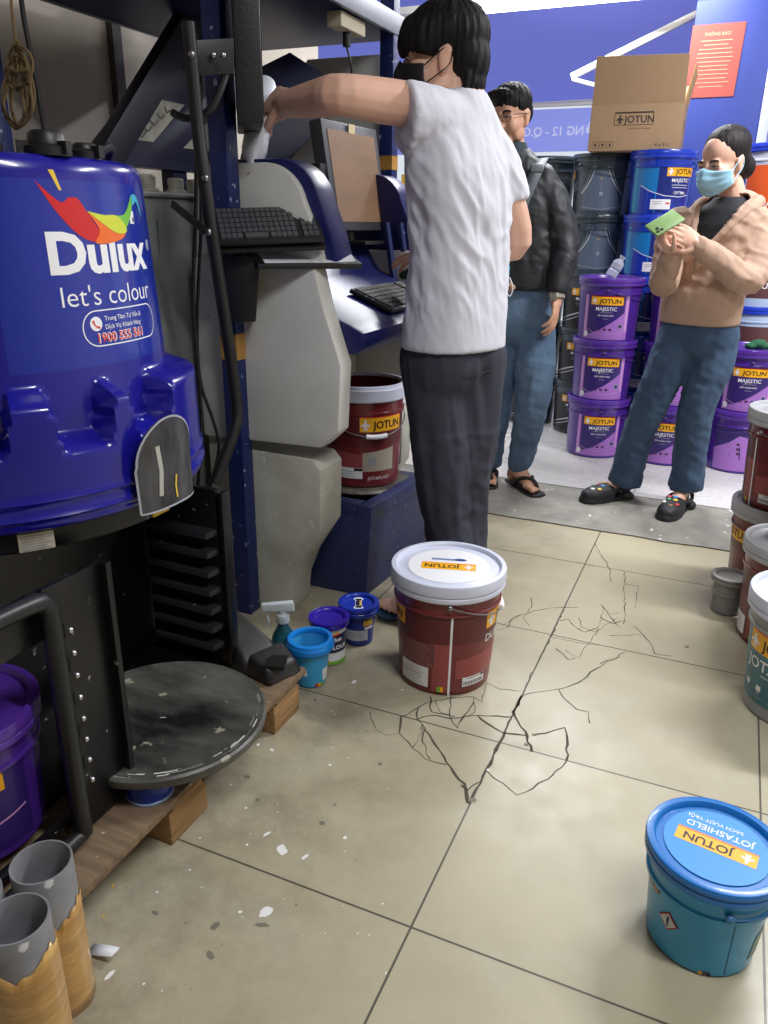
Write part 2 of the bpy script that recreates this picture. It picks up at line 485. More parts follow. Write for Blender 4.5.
def T4(x, y): return (370 + x / 3.072, 520 + y / 3.072)     # a detail view of the photograph
def T5(x, y): return (600 + x / 3.012, 380 + y / 3.012)
CR4 = [([(467, 540), (440, 590), (478, 650), (497, 712)], 0.010, 0.008), ([(415, 650), (437, 605), (467, 540), (480, 505), (530, 410), (552, 365), (600, 265)], 0.004, 0.004),
       ([(303, 872), (340, 810), (370, 750), (395, 690), (415, 650)], 0.008, 0.010), ([(467, 540), (520, 528), (580, 520), (640, 500), (690, 460), (730, 435), (768, 420)], 0.004, 0.004),
       ([(497, 660), (540, 655), (598, 638), (607, 690), (603, 740)], 0.006, 0.006), ([(603, 742), (560, 785), (500, 825), (450, 845), (410, 810), (360, 772)], 0.003, 0.004),
       ([(160, 628), (200, 690), (235, 745), (290, 810), (300, 870)], 0.006, 0.009), ([(95, 605), (90, 655), (130, 700), (170, 735), (235, 752)], 0.006, 0.003),
       ([(95, 605), (150, 575), (200, 555), (250, 545), (320, 545)], 0.005, 0.004), ([(150, 575), (145, 612), (170, 640), (160, 680), (185, 735)], 0.005, 0.003),
       ([(185, 540), (190, 590), (245, 600), (250, 545)], 0.005, 0.005), ([(245, 600), (270, 640), (290, 600), (320, 560)], 0.007, 0.004),
       ([(145, 612), (200, 600), (245, 610), (330, 600)], 0.004, 0.006), ([(330, 600), (390, 602), (437, 605)], 0.006, 0.004),
       ([(330, 600), (360, 625), (410, 655), (480, 662)], 0.006, 0.006), ([(0, 590), (20, 645), (50, 662), (90, 655)], 0.003, 0.003),
       ([(580, 522), (610, 560), (635, 582), (672, 590), (675, 625)], 0.003, 0.003), ([(410, 325), (455, 295), (500, 280), (560, 270), (640, 268)], 0.003, 0.003),
       ([(495, 240), (497, 268), (470, 300), (490, 325)], 0.003, 0.002), ([(580, 310), (610, 305), (620, 320), (660, 345), (700, 330)], 0.004, 0.003),
       ([(560, 362), (620, 372), (660, 380), (700, 385)], 0.003, 0.002), ([(570, 395), (590, 410), (610, 430), (630, 425)], 0.004, 0.003),
       ([(690, 70), (735, 150), (742, 190)], 0.003, 0.003), ([(640, 130), (690, 142)], 0.002, 0.002), ([(710, 260), (740, 300), (768, 330)], 0.004, 0.003), ([(720, 290), (768, 285)], 0.003, 0.003),
       ([(280, 815), (300, 830), (335, 805)], 0.006, 0.004), ([(200, 555), (215, 590), (245, 600)], 0.003, 0.003), ([(320, 545), (322, 590), (300, 605)], 0.003, 0.003), ([(130, 700), (150, 665), (165, 640)], 0.003, 0.002), ([(640, 300), (650, 330), (690, 345), (760, 300)], 0.003, 0.002), ([(600, 400), (640, 425), (700, 340), (720, 270)], 0.002, 0.002), ([(420, 330), (440, 300), (470, 290)], 0.003, 0.002), ([(380, 340), (430, 330)], 0.002, 0.002), ([(320, 545), (345, 560), (360, 500), (400, 520), (467, 525)], 0.003, 0.002)]
for p, a, b in CR4: crack([T4(*q) for q in p], a, b)
for p, a, b in [([(75, 580), (72, 650), (75, 700), (70, 735)], 0.004, 0.003), ([(0, 715), (40, 735), (70, 725)], 0.004, 0.004), ([(75, 615), (115, 620), (110, 660), (105, 690)], 0.003, 0.002),
                ([(100, 740), (150, 790), (165, 825), (215, 832)], 0.004, 0.004), ([(0, 855), (40, 840), (75, 820)], 0.004, 0.003), ([(30, 770), (130, 768)], 0.003, 0.002)]:
    crack([T5(*q) for q in p], a, b)
def blob(px, py, r, mi, el=1.0, n=16, rot=0.0, z=0.0006):
    c = on_floor(px, py); vs = []
    for k in range(n):
        a = 2 * math.pi * k / n; rr = r * 0.6 * (1 + 0.45 * noise.noise(V((math.cos(a) * 1.6 + px, math.sin(a) * 1.6 + py, r * 900))))
        x, y = rr * math.cos(a) * el, rr * math.sin(a)
        vs.append(c + V((x * math.cos(rot) - y * math.sin(rot), x * math.sin(rot) + y * math.cos(rot), z)))
    fb.add(vs, [tuple(range(n))], mi)
for x, y, r in [(T4(160, 640)[0], T4(160, 640)[1], 0.012), (T4(255, 605)[0], T4(255, 605)[1], 0.012), (T4(480, 690)[0], T4(480, 690)[1], 0.010), (T4(315, 860)[0], T4(315, 860)[1], 0.014), (T4(505, 660)[0], T4(505, 660)[1], 0.009)]:
    blob(x, y, r, 2)
for x, y, r, e in [(272, 750, .006, 2), (267, 834, .007, 2.2), (282, 850, .015, 1.6), (305, 857, .007, 2), (247, 845, .005, 1), (266, 912, .016, 1.4), (240, 912, .005, 1.5), (200, 838, .004, 1), (345, 838, .007, 1), (258, 745, .006, 1.5),
                   (330, 765, .006, 1), (246, 808, .005, 1), (157, 892, .004, 1), (231, 785, .004, 1), (354, 682, .010, 1.8), (402, 690, .006, 1), (144, 984, .004, 1), (110, 975, .007, 2.5), (488, 770, .006, 1), (300, 770, .003, 1), (278, 812, .003, 1), (190, 870, .004, 1)]:
    blob(x, y, r, 3, e, rot=random.uniform(0, 3))
for x, y, r, e in [(247, 777, .010, 1.3), (258, 800, .008, 1.4), (262, 925, .007, 3), (155, 913, .006, 2), (322, 823, .009, 1.2), (215, 926, .012, 1.4), (380, 764, .008, 1.3), (296, 905, .004, 1), (687, 647, .008, 2.2), (210, 955, .010, 1.6), (335, 805, .006, 1), (315, 700, .007, 1.4)]:
    blob(x, y, r, 4, e, rot=random.uniform(0, 3))
for _ in range(70):
    x, y = random.uniform(120, 400), random.uniform(700, 1000)
    if x < 130 + (1000 - y) * 0.55: continue
    blob(x, y, random.uniform(.0012, .0028), random.choice((3, 3, 4)), random.uniform(1, 2), 7, random.uniform(0, 3))
for x, y, r in [(113, 886, .006), (104, 917, .004)]: blob(x, y, r, 5)
struct(fb.build('floor', [FLOOR, CRACK, CHIP, SPLW, SPLD, SPLY], sharp=None))

# cement ramp strip and white tiled floor beyond
CEM = mat('cement', (134, 131, 123), 0.7, var=0.22, scale=9, bump=0.25, bscale=30, speck=(205, 203, 195), speck_amt=0.02, speck_scale=26)
rb_ = MB()
n = 60
xs = [-4.5 + 8.0 * i / n for i in range(n + 1)]
near = [(x, 3.18 + 0.012 * noise.noise(V((x * 6, 0, 0))) + 0.006 * noise.noise(V((x * 25, 3, 0))), 0.006) for x in xs]
vs = [(x, y + 0.004, 0.0) for x, y, z in near] + near + [(x, 3.64, 0.026) for x in xs] + [(x, 3.66, -0.02) for x in xs]
k = n + 1
rb_.add(vs, [(i + j * k, i + 1 + j * k, i + 1 + (j + 1) * k, i + (j + 1) * k) for j in range(3) for i in range(n)], 0)
struct(rb_.build('trim_1', CEM, sharp=60))
def ramp_z(y): return 0.006 + max(0, min(1, (y - 3.18) / 0.46)) * 0.02 if y < 3.64 else 0.03
bmw = MB(); bmw.box((-0.5, 4.42, -0.02), (8.0, 1.56, 0.10), 0)
struct(bmw.build('floor', WFLOOR, sharp=None))
bmw = MB(); bmw.box((-0.5, 7.7, -0.06), (14.0, 5.0, 0.1), 0)
struct(bmw.build('pavement', mat('pavement', (150, 150, 148), 0.8, var=0.12, scale=3), sharp=None))
ZW = 0.03

# walls, ceiling
BEIGE = mat('wall_paint', (196, 186, 172), 0.8, var=0.06, scale=2.5)
wl = MB(); wl.box((-2.45, 1.0, 1.5), (0.1, 7.0, 3.0), 0)
struct(wl.build('wall_left', BEIGE))
wt = MB(); wt.box((-2.385, 2.78, 1.5), (0.03, 0.05, 3.0), 0)
struct(wt.build('trim_2', mat('dark_seam', (66, 60, 58), 0.6)))
cl = MB(); cl.box((-0.5, 1.5, 2.9), (8.0, 7.6, 0.1), 0)
struct(cl.build('ceiling', mat('ceiling_paint', (190, 190, 190), 0.8)))  # out of view, put in so sky light does not enter from above
pl = MB(); pl.box((-0.225, 5.28, 1.44), (0.40, 0.36, 2.82), 0)
struct(pl.build('pillar', mat('pillar_blue', (44, 60, 136), 0.55, var=0.06, scale=3), bevel=0.006))
pf = MB(); pf.box((0.0, 5.27, 1.44), (0.05, 0.38, 2.82), 0)
struct(pf.build('trim_3', mat('pillar_strip', (190, 196, 215), 0.4), bevel=0.004))

for i, (p, rz, pw) in enumerate(LAMPS):
    t = thing('ceiling_light', ['long fluorescent ceiling light above the bucket stacks', 'long fluorescent ceiling light above the tiled walkway', 'long fluorescent ceiling light above the shop entrance'][i], 'light', p, rz)
    q = MB(); q.box((0, 0, 0.075), (1.25, 0.16, 0.05), 0); q.build('housing', mat('lamp_white', (230, 230, 230), 0.4), t, 0.006)
    q = MB(); q.tube([(-0.58, 0, 0.025), (0.58, 0, 0.025)], 0.018, 14); q.build('tube', emit('lamp_tube', (255, 250, 240), 6.0), t)

wq = MB(); wq.box((2.75, 1.0, 1.4), (0.1, 8.4, 2.9), 0)
struct(wq.build('wall_right_light_block', BEIGE))  # unseen wall added to cut the sky light from the right
wq = MB(); wq.box((-0.5, -2.5, 1.4), (8.0, 0.1, 2.9), 0)
struct(wq.build('wall_back_light_block', BEIGE))  # added behind the camera, unseen, to hold back frontal sky light
# notice on the pillar
NOT = mat('notice_orange', (164, 74, 64), 0.7)
t = thing('notice', 'orange red paper notice stuck on the blue pillar', 'notice', (-0.30, 5.099, 1.885))
q = MB(); q.prism([(-0.135, -0.002, 0), (0.125, -0.002, 0.0), (0.135, -0.002, 0.35), (-0.13, -0.002, 0.35)], (0, 0.002, 0)); q.build('paper', NOT, t, sharp=None)
d = Decal(); nf = mat('notice_ink', (240, 160, 130), 0.7)
d.text('THÔNG BÁO', 0, 0.295, 0.016, nf, 1, 0.01)
for k in range(12):
    wd = 0.1 * random.uniform(0.6, 1.0); d.rect(-wd, 0.27 - k * 0.02, wd, 0.2735 - k * 0.02, nf, 1)
d.build('print', flat_map((0, -0.0025, 0), (1, 0, 0), (0, 0, 1), (0, -1, 0)), t, None, None, 0.0004)

# awning, valance, frame arm, light strip at the shop front
t = thing('awning', 'large violet blue tarpaulin awning over the shop front', 'awning', (-1.2, 5.3, 2.3))
q = MB(); nx, ny = 30, 10
vs = []
for j in range(ny + 1):
    for i in range(nx + 1):
        x = -3.2 + 5.6 * i / nx; y = -0.12 + 1.43 * j / ny
        z = 0.27 - 0.47 * j / ny - 0.03 * math.sin(math.pi * j / ny) + 0.02 * noise.noise(V((x * 1.2, y * 2, 0)))
        vs.append((x, y, z))
q.add(vs, [(j * (nx + 1) + i, j * (nx + 1) + i + 1, (j + 1) * (nx + 1) + i + 1, (j + 1) * (nx + 1) + i) for j in range(ny) for i in range(nx)])
q.build('canopy', translucent('tarp_blue', (140, 146, 240), 0.6), t)
q = MB(); q.tube([(-3.2, 1.33, -0.215), (2.4, 1.33, -0.215)], 0.022, 10); q.build('front_bar', mat('bar_cream', (214, 208, 200), 0.4), t)
q = MB(); q.box((-0.4, 1.34, -0.40), (5.6, 0.004, 0.30), 0); q.build('valance', translucent('valance_blue', (196, 202, 250), 0.7), t, sharp=None)
d = Decal(); d.text('PHƯỜNG 12 - Q.GÒ VẤP', -0.30, 0.01, 0.064, translucent('letter_white', (250, 250, 252), 0.5), 1, 0.02, flip=True, sx=0.98)
d.build('lettering', flat_map((0.0, 1.337, -0.445), (1, 0, 0), (0, 0, 1), (0, -1, 0)), t, None, None, 0.001)
ALU = mat('frame_aluminium', (205, 205, 200), 0.4, 0.3)
A0, A1, A2 = at(572, 80, 5.25), at(760, -14, 5.25), at(640, 98, 5.25)
t = thing('folding_frame', 'pale metal V shaped folding arm under the awning behind the cardboard box', 'frame', A0)
q = MB()
dr = (A1 - A0).normalized(); up = V((0, -1, 0)).cross(dr)
q.prism([V((0, -0.015, 0)), dr * 0.85 + V((0, -0.015, 0)), dr * 0.85 + up * 0.035 + V((0, -0.015, 0)), up * 0.035 + V((0, -0.015, 0))], (0, 0.03, 0)); q.build('upper_arm', ALU, t, 0.003)
q = MB(); q.prism([V((0, -0.015, -0.006)), (A2 - A0) + V((0, -0.015, -0.006)), (A2 - A0) + V((0, -0.015, 0.016)), V((0, -0.015, 0.016))], (0, 0.03, 0)); q.build('lower_arm', ALU, t, 0.003)
p = at(480, 11, 5.08)
t = thing('lamp_strip', 'bright fluorescent strip along the top of the awning', 'light', p)
q = MB(); q.box((0.35, 0.02, 0.035), (1.9, 0.08, 0.04)); q.build('housing', mat('lamp_white', (230, 230, 230), 0.4), t, 0.004)
q = MB(); q.tube([(0.02, 0, 0), (1.25, 0, 0)], 0.016, 12); q.build('tube', emit('lamp_strip_glow', (255, 252, 240), 9.0), t)
q = MB(); q.tube([(-0.32, 0, 0), (-0.01, 0, 0)], 0.016, 12); q.build('blue_tube', mat('lamp_blue', (70, 130, 220), 0.3), t)

# across the street, seen in the gaps
p = on_floor(410, 330); p = at(412, 200, 7.2)
t = thing('orange_post', 'orange yellow advertising post across the street by the white shirt', 'post', (p.x, 7.2, -0.01))
q = MB(); q.box((-0.045, 0, 0.82), (0.11, 0.06, 1.64)); q.build('yellow_panel', mat('post_yellow', (250, 190, 50), 0.5), t, 0.004)
q = MB(); q.box((0.05, 0.005, 0.82), (0.075, 0.07, 1.64)); q.build('orange_panel', mat('post_orange', (245, 130, 25), 0.5), t, 0.004)
p = at(432, 200, 7.6)
t = thing('sign_board', 'white street board with coloured squares beside the orange post', 'sign', (p.x + 0.05, 7.6, -0.01))
q = MB(); q.box((0, 0, 0.85), (0.34, 0.05, 1.7)); q.build('board', mat('board_white', (225, 226, 232), 0.6), t, 0.004)
d = Decal(); cc = [mat('sq%d' % i, c, 0.5) for i, c in enumerate([(90, 110, 220), (180, 60, 60), (120, 210, 220), (210, 205, 90), (200, 200, 210), (70, 60, 110)])]
for k in range(16):
    for jj in range(3):
        if random.random() < 0.75: d.rect(-0.14 + jj * 0.1, 0.15 + k * 0.095, -0.06 + jj * 0.1, 0.215 + k * 0.095, random.choice(cc), 1)
d.build('print', flat_map((0, -0.026, 0), (1, 0, 0), (0, 0, 1), (0, -1, 0)), t, None, None, 0.0006)
p = at(757, 125, 8.0)
t = thing('shop_sign', 'white shop sign with red lettering band outside right of the pillar', 'sign', (p.x + 0.3, 8.0, 1.4))
q = MB(); q.box((0, 0, 0.25), (1.2, 0.08, 1.1)); q.build('board', mat('board_white', (225, 226, 232), 0.6), t, 0.006)
d = Decal(); d.rect(-0.58, 0.18, 0.58, 0.30, mat('sign_red', (170, 60, 60), 0.5), 1); d.text('THÀNH PHỐ', -0.3, 0.215, 0.06, WHITE, 2, 0.01)
d.build('print', flat_map((0, -0.042, 0.2), (1, 0, 0), (0, 0, 1), (0, -1, 0)), t, None, None, 0.001)
q = MB(); q.tube([(0, 0, -1.4), (0, 0, -0.3)], 0.04, 10); q.build('post', STEEL, t)
# ================================================================== BIG EQUIPMENT ON THE LEFT
def wb(mb, name, mats, parent, root=None, bevel=0.0, sharp=35, bseg=2):
    """build a part given in room coordinates under a thing (or under a part of it)"""
    off = V((root or parent).location)
    mb.v = [p - off for p in mb.v]
    return mb.build(name, mats, parent, bevel, sharp, bseg)
def wdecal(d, name, mapf, parent, root, **kw):
    off = V(root.location)
    return d.build(name, lambda u, v, e: mapf(u, v, e) - off, parent, **kw)

# ---- wooden pallet
WOOD = mat('pallet_wood', (134, 112, 86), 0.8, c2=(98, 82, 64), scale=5, stretch=(1, 14, 14), bump=0.25, bscale=6, speck=(200, 190, 170), speck_amt=-0.02, speck_scale=30)
WOODB = mat('pallet_block_wood', (168, 132, 88), 0.8, c2=(130, 98, 62), scale=6, stretch=(12, 1, 12), bump=0.2, bscale=6)
pal = thing('pallet', 'scuffed wooden pallet under the blue and black paint mixer', 'pallet', (-1.35, 1.08, 0))
for x in (-0.945, -1.065, -1.19, -1.32, -1.45, -1.58, -1.71):
    q = MB(); q.box((x, 1.045, 0.108), (0.108, 1.01, 0.02)); wb(q, 'deck_board', WOOD, pal, bevel=0.003)
for y in (0.62, 1.055, 1.465):
    q = MB(); q.box((-1.335, y, 0.088), (0.87, 0.10, 0.02)); wb(q, 'cross_board', WOODB, pal, bevel=0.003)
    for x in (-0.955, -1.335, -1.715):
        q = MB(); q.box((x, y, 0.04), (0.11, 0.125, 0.078)); wb(q, 'block', WOODB, pal, bevel=0.004)
ZP = 0.118

# ---- paint mixer
HB = mat('hood_blue', (24, 22, 138), 0.22, var=0.06, scale=4, coat=0.4, speck=(170, 175, 210), speck_amt=-0.035, speck_scale=38)
HPANEL = mat('hood_panel_blue', (22, 44, 152), 0.2, coat=0.5)
SMOKE = mat('scratched_clear', (78, 78, 82), 0.25, c2=(26, 26, 30), scale=16, stretch=(1, 1, 0.35), bump=0.1)
HC = V((-1.4, 1.17, 0))
mx = thing('paint_mixer', 'big blue hooded paint mixing machine on black steel base at the left edge', 'machine', (-1.4, 1.17, ZP))
def sstep(x): x = max(0.0, min(1.0, x)); return x * x * (3 - 2 * x)
def hood_r(phi, z):
    up = 0.345 - 0.02 * (z - 0.95) / 0.4
    lo = 0.405 + 0.004 * (0.95 - z) / 0.25
    a = math.degrees(phi)
    d = 0.0
    for c0, hw in ((-21, 5.5), (1, 6), (-62, 9), (-42, 0.5), (-100, 9), (60, 9), (100, 9), (140, 9), (180, 9), (-140, 9)):
        dd = abs((a - c0 + 180) % 360 - 180)
        d = max(d, 1 - sstep((dd - hw) / 3.2))
    zt = 0.948 - 0.085 * d
    k = sstep((zt - z) / 0.035)
    r = up + (lo - up) * k
    for zr, amp in ((0.755, 0.005), (0.725, 0.006)):
        r += amp * math.exp(-((z - zr) / 0.005) ** 2)
    return r
zs = [0.70, 0.706] + [0.712 + 0.006 * i for i in range(43)] + [0.98, 1.05, 1.15, 1.25, 1.295, 1.302, 1.310, 1.317, 1.322, 1.325]
q = MB(); NP = 300; vs = []; fs = []
for z in zs:
    for i in range(NP):
        ph = 2 * math.pi * i / NP - math.pi
        r = hood_r(ph, z)
        if z > 1.295: r -= 0.022 * (1 - math.sqrt(max(0, 1 - ((z - 1.295) / 0.030) ** 2)))
        if z < 0.705: r -= 0.006
        vs.append(HC + V((r * math.cos(ph), r * math.sin(ph), z)))
for j in range(len(zs) - 1):
    for i in range(NP):
        k = (i + 1) % NP; fs.append((j * NP + i, j * NP + k, (j + 1) * NP + k, (j + 1) * NP + i))
fs.append(tuple((len(zs) - 1) * NP + i for i in range(NP)))
fs.append(tuple(NP - 1 - i for i in range(NP)))
q.add(vs, fs); hood = wb(q, 'hood', HB, mx, sharp=50)
rf = lambda z: 0.345 - 0.02 * (z - 0.95) / 0.4
def hmap(u, v, e):
    r = rf(v); a = u / 0.335
    return HC + V(((r + e) * math.cos(a), (r + e) * math.sin(a), v))
d = Decal()
def soft(p): return [q_[:2] for q_ in spline([V((*a, 0)) for a in p + p[:1]], 5)[:-1]]
d.rect(-0.215, 0.968, 0.26, 1.285, HPANEL, 1)
cr, co, cy, cg, cc_ = [mat('swoosh_%s' % n, c, 0.3) for n, c in (('red', (205, 35, 40)), ('orange', (236, 110, 40)), ('yellow', (206, 214, 60)), ('green', (120, 190, 70)), ('cyan', (70, 180, 210)))]
d.poly(soft([(-0.128, 1.282), (-0.089, 1.250), (-0.071, 1.257), (-0.053, 1.256), (-0.038, 1.236), (-0.014, 1.204), (0.009, 1.186), (-0.027, 1.184), (-0.063, 1.198), (-0.099, 1.236)]), cr, 2)
d.poly(soft([(-0.038, 1.236), (-0.009, 1.218), (0.027, 1.200), (0.058, 1.199), (0.045, 1.189), (0.009, 1.182), (-0.027, 1.183), (-0.014, 1.204)]), co, 3)
d.poly(soft([(-0.038, 1.236), (-0.000, 1.230), (0.036, 1.229), (0.063, 1.210), (0.058, 1.199), (0.027, 1.200), (-0.009, 1.218)]), cy, 4)
d.poly(soft([(0.036, 1.229), (0.063, 1.232), (0.085, 1.250), (0.100, 1.266), (0.099, 1.248), (0.081, 1.223), (0.063, 1.210)]), cg, 3)
d.poly(soft([(0.100, 1.266), (0.115, 1.268), (0.129, 1.258), (0.140, 1.228), (0.133, 1.236), (0.119, 1.254), (0.099, 1.248)]), cc_, 4)
d.text('Dulux', -0.124, 1.134, 0.068, WHITE, 2, 0.035, 'l', sx=1.10)
d.text('®', 0.150, 1.165, 0.02, WHITE, 2, 0.0, 'l')
d.text("let's colour", -0.112, 1.076, 0.036, WHITE, 2, -0.006, 'l', sx=1.06)
d.rrect(-0.080, 1.003, 0.128, 1.066, 0.03, 0.0022, WHITE, 2)
d.oval(-0.052, 1.043, 0.013, 0.013, WHITE, 2)
d.ribbon([(-0.058, 1.049), (-0.056, 1.042), (-0.051, 1.037), (-0.045, 1.036)], [0.005, 0.0025, 0.0025, 0.005], RED, 3)
d.text('Trung Tâm Tư Vấn &', -0.032, 1.047, 0.0085, WHITE, 2, 0.005, 'l', sx=1.0)
d.text('Dịch Vụ Khách Hàng', -0.032, 1.032, 0.0085, WHITE, 2, 0.005, 'l', sx=1.0)
d.text('1900 555 561', -0.052, 1.0095, 0.016, WHITE, 2, 0.06, 'l', sx=1.05)
d.text('1900 555 561', -0.052, 1.0095, 0.016, RED, 3, 0.012, 'l', sx=1.05)
d.rect(0.083, 1.215, 0.1, 1.238, WHITE, 2); d.rect(0.092, 1.218, 0.098, 1.226, BLACK, 3)
d.poly([(-0.102, 1.30), (-0.092, 1.30), (-0.082, 1.268), (-0.087, 1.268)], SPLY, 2)
wdecal(d, 'front_label', hmap, hood, mx, du=0.008, dv=None, eps=0.0005)
GUARDM = SMOKE
d = Decal(); n = 18
hw_ = 0.078
pts = [(-hw_, 0.692), (hw_, 0.692), (hw_ * 1.03, 0.78)] + [(hw_ * math.cos(math.pi * k / n), 0.785 + 0.085 * math.sin(math.pi * k / n)) for k in range(n + 1)] + [(-hw_ * 1.03, 0.78)]
pts_old = [(-0.052, 0.715), (0.052, 0.715), (0.054, 0.80)] + [(0.054 * math.cos(math.pi * k / n), 0.815 + 0.062 * math.sin(math.pi * k / n)) for k in range(n + 1)] + [(-0.054, 0.80)]
def gmap(u, v, e):
    a = math.radians(0) + u / 0.41; r = 0.414 + 0.022 * (1 - min(1, abs(u) / 0.095) ** 4) + e
    return HC + V((r * math.cos(a), r * math.sin(a), v))
d.poly(pts, SMOKE, 0)
g = wdecal(d, 'guard', gmap, mx, mx, du=0.008, dv=0.02)
md = g.modifiers.new('thick', 'SOLIDIFY'); md.thickness = 0.006; md.offset = 0
g['label'] = 'smeared clear guard with a pale rim'
d = Decal(); d.ribbon(pts + [pts[0]], 0.004, mat('guard_rim', (165, 168, 180), 0.3), 1)
d.ribbon([(0.006, 0.705), (0.004, 0.73), (0.008, 0.752)], 0.004, SPLY, 2)
d.ribbon([(-0.035, 0.72), (-0.030, 0.77), (-0.035, 0.82)], 0.010, mat('guard_smear', (170, 170, 160), 0.5), 1)
wdecal(d, 'rim', lambda u, v, e: gmap(u, v, e + 0.0035), g, mx, du=0.008, dv=0.02)
for a, rr, s in ((-12, 0.285, 1.0), (-36, 0.285, 1.1), (6, 0.28, 0.7), (-62, 0.285, 1.0)):
    p = HC + V((rr * math.cos(math.radians(a)), rr * math.sin(math.radians(a)), 1.323))
    q = MB(); q.lathe([(0.0, 0), (0.040 * s, 0), (0.040 * s, 0.014), (0.032 * s, 0.018), (0.030 * s, 0.034 * s), (0.024 * s, 0.040 * s), (0, 0.041 * s)], 20, 0, p)
    for k in range(3):
        aa = k * 2.1; q.box(p + V((0.034 * s * math.cos(aa), 0.034 * s * math.sin(aa), 0.013)), (0.03, 0.012, 0.02), 0, aa)
    wb(q, 'top_knob', BLACKP, mx, sharp=40)
q = MB(); q.tube(spline([HC + V((0.26, 0.05, 1.322)), HC + V((0.275, 0.085, 1.345)), HC + V((0.25, 0.13, 1.35)), HC + V((0.21, 0.16, 1.324))]), 0.008, 8); wb(q, 'hose', BLACKP, mx)
# black base cabinet: open at the front
bc = MB()
bc.lathe([(0, 0.652), (0.375, 0.652), (0.388, 0.658), (0.392, 0.699), (0, 0.699)], 72, 0, (-1.4, 1.17, 0))
bc.box((-1.69, 1.17, 0.375), (0.03, 0.70, 0.51)); bc.box((-1.40, 1.17, 0.130), (0.6, 0.70, 0.024))
bc.box((-1.50, 1.505, 0.375), (0.37, 0.03, 0.51)); bc.box((-1.40, 0.80, 0.58), (0.55, 0.03, 0.10)); bc.box((-1.315, 1.235, 0.375), (0.02, 0.51, 0.51))
wb(bc, 'base_cabinet', BLACKM, mx, bevel=0.003)
d = Decal(); d.rect(-0.03, 0.660, 0.03, 0.694, mat('sticker_paper', (196, 190, 172), 0.7, var=0.2, scale=60), 1)
for k in range(6): d.rect(-0.026, 0.663 + 0.005 * k, 0.026 - 0.008 * (k % 2), 0.6645 + 0.005 * k, GREY, 2)
wdecal(d, 'paper_sticker', lambda u, v, e: HC + V(((0.392 + e) * math.cos(math.radians(-37) + u / 0.39), (0.392 + e) * math.sin(math.radians(-37) + u / 0.39), v)), mx, mx, du=0.01, dv=None, eps=0.001)
q = MB(); q.box(HC + V((0.393 * math.cos(0.02), 0.393 * math.sin(0.02), 0.668)), (0.005, 0.05, 0.014), rz=0.02); wb(q, 'yellow_tape', SPLY, mx)
cp = MB(); cp.hexa([(-1.30, 1.455, 0.142), (-1.065, 1.455, 0.142), (-1.065, 1.475, 0.142), (-1.30, 1.475, 0.142), (-1.30, 1.455, 0.615), (-1.075, 1.455, 0.615), (-1.075, 1.475, 0.615), (-1.30, 1.475, 0.615)])
cp.box((-1.06, 1.468, 0.375), (0.016, 0.035, 0.47)); cp.ell((-1.19, 1.452, 0.53), (0.006, 0.004, 0.006))
cpl = wb(cp, 'clamp_plate', BLACKM, mx, bevel=0.004)
for k in range(7):
    z = 0.185 + k * 0.052
    q = MB(); q.hexa([(-1.275, 1.425, z), (-1.09, 1.425, z - 0.004), (-1.075, 1.457, z), (-1.29, 1.457, z), (-1.275, 1.430, z + 0.014), (-1.09, 1.430, z + 0.012), (-1.075, 1.457, z + 0.018), (-1.29, 1.457, z + 0.018)])
    wb(q, 'clamp_bar', mat('bar_black', (34, 36, 40), 0.4, speck=(140, 140, 140), speck_amt=-0.02, speck_scale=40), cpl, mx, bevel=0.004)
q = MB(); q.lathe([(0, 0.166), (0.205, 0.166), (0.220, 0.170), (0.224, 0.178), (0.224, 0.190), (0.219, 0.194), (0.21, 0.191), (0.0, 0.190)], 80, 0, (-1.022, 1.145, 0))
tt = wb(q, 'turntable', BLACKS, mx, sharp=30)
q = MB(); q.lathe([(0, 0.141), (0.075, 0.141), (0.07, 0.166), (0, 0.166)], 32, 0, (-1.06, 1.20, 0)); wb(q, 'turntable_hub', BLACKM, mx)
d = Decal(); sc = mat('scuff_grey', (120, 118, 104), 0.6); sw = mat('scuff_white', (205, 203, 196), 0.6)
for _ in range(9):
    a = random.uniform(0, 6.28); r0 = 0.19 * math.sqrt(random.random()); u0, v0 = r0 * math.cos(a), r0 * math.sin(a); b = random.uniform(0.2, 1.4); l = random.uniform(0.003, 0.014)
    d.ribbon([(u0, v0), (u0 + l * math.cos(b), v0 + l * math.sin(b))], random.uniform(0.001, 0.003), random.choice((sc, sc, sw)), 1)
for _ in range(26):
    a = random.uniform(-1.9, 0.7); r0 = random.uniform(0.198, 0.214); l = random.uniform(0.01, 0.05)
    d.ribbon([(r0 * math.cos(a + t * l / 0.2), r0 * math.sin(a + t * l / 0.2)) for t in (0, 0.5, 1)], random.uniform(0.001, 0.004), random.choice((sw, sc)), 1)
wdecal(d, 'scuff_marks', flat_map((-1.022, 1.145, 0.1915), (1, 0, 0), (0, 1, 0), (0, 0, 1)), tt, mx, du=None, dv=None)
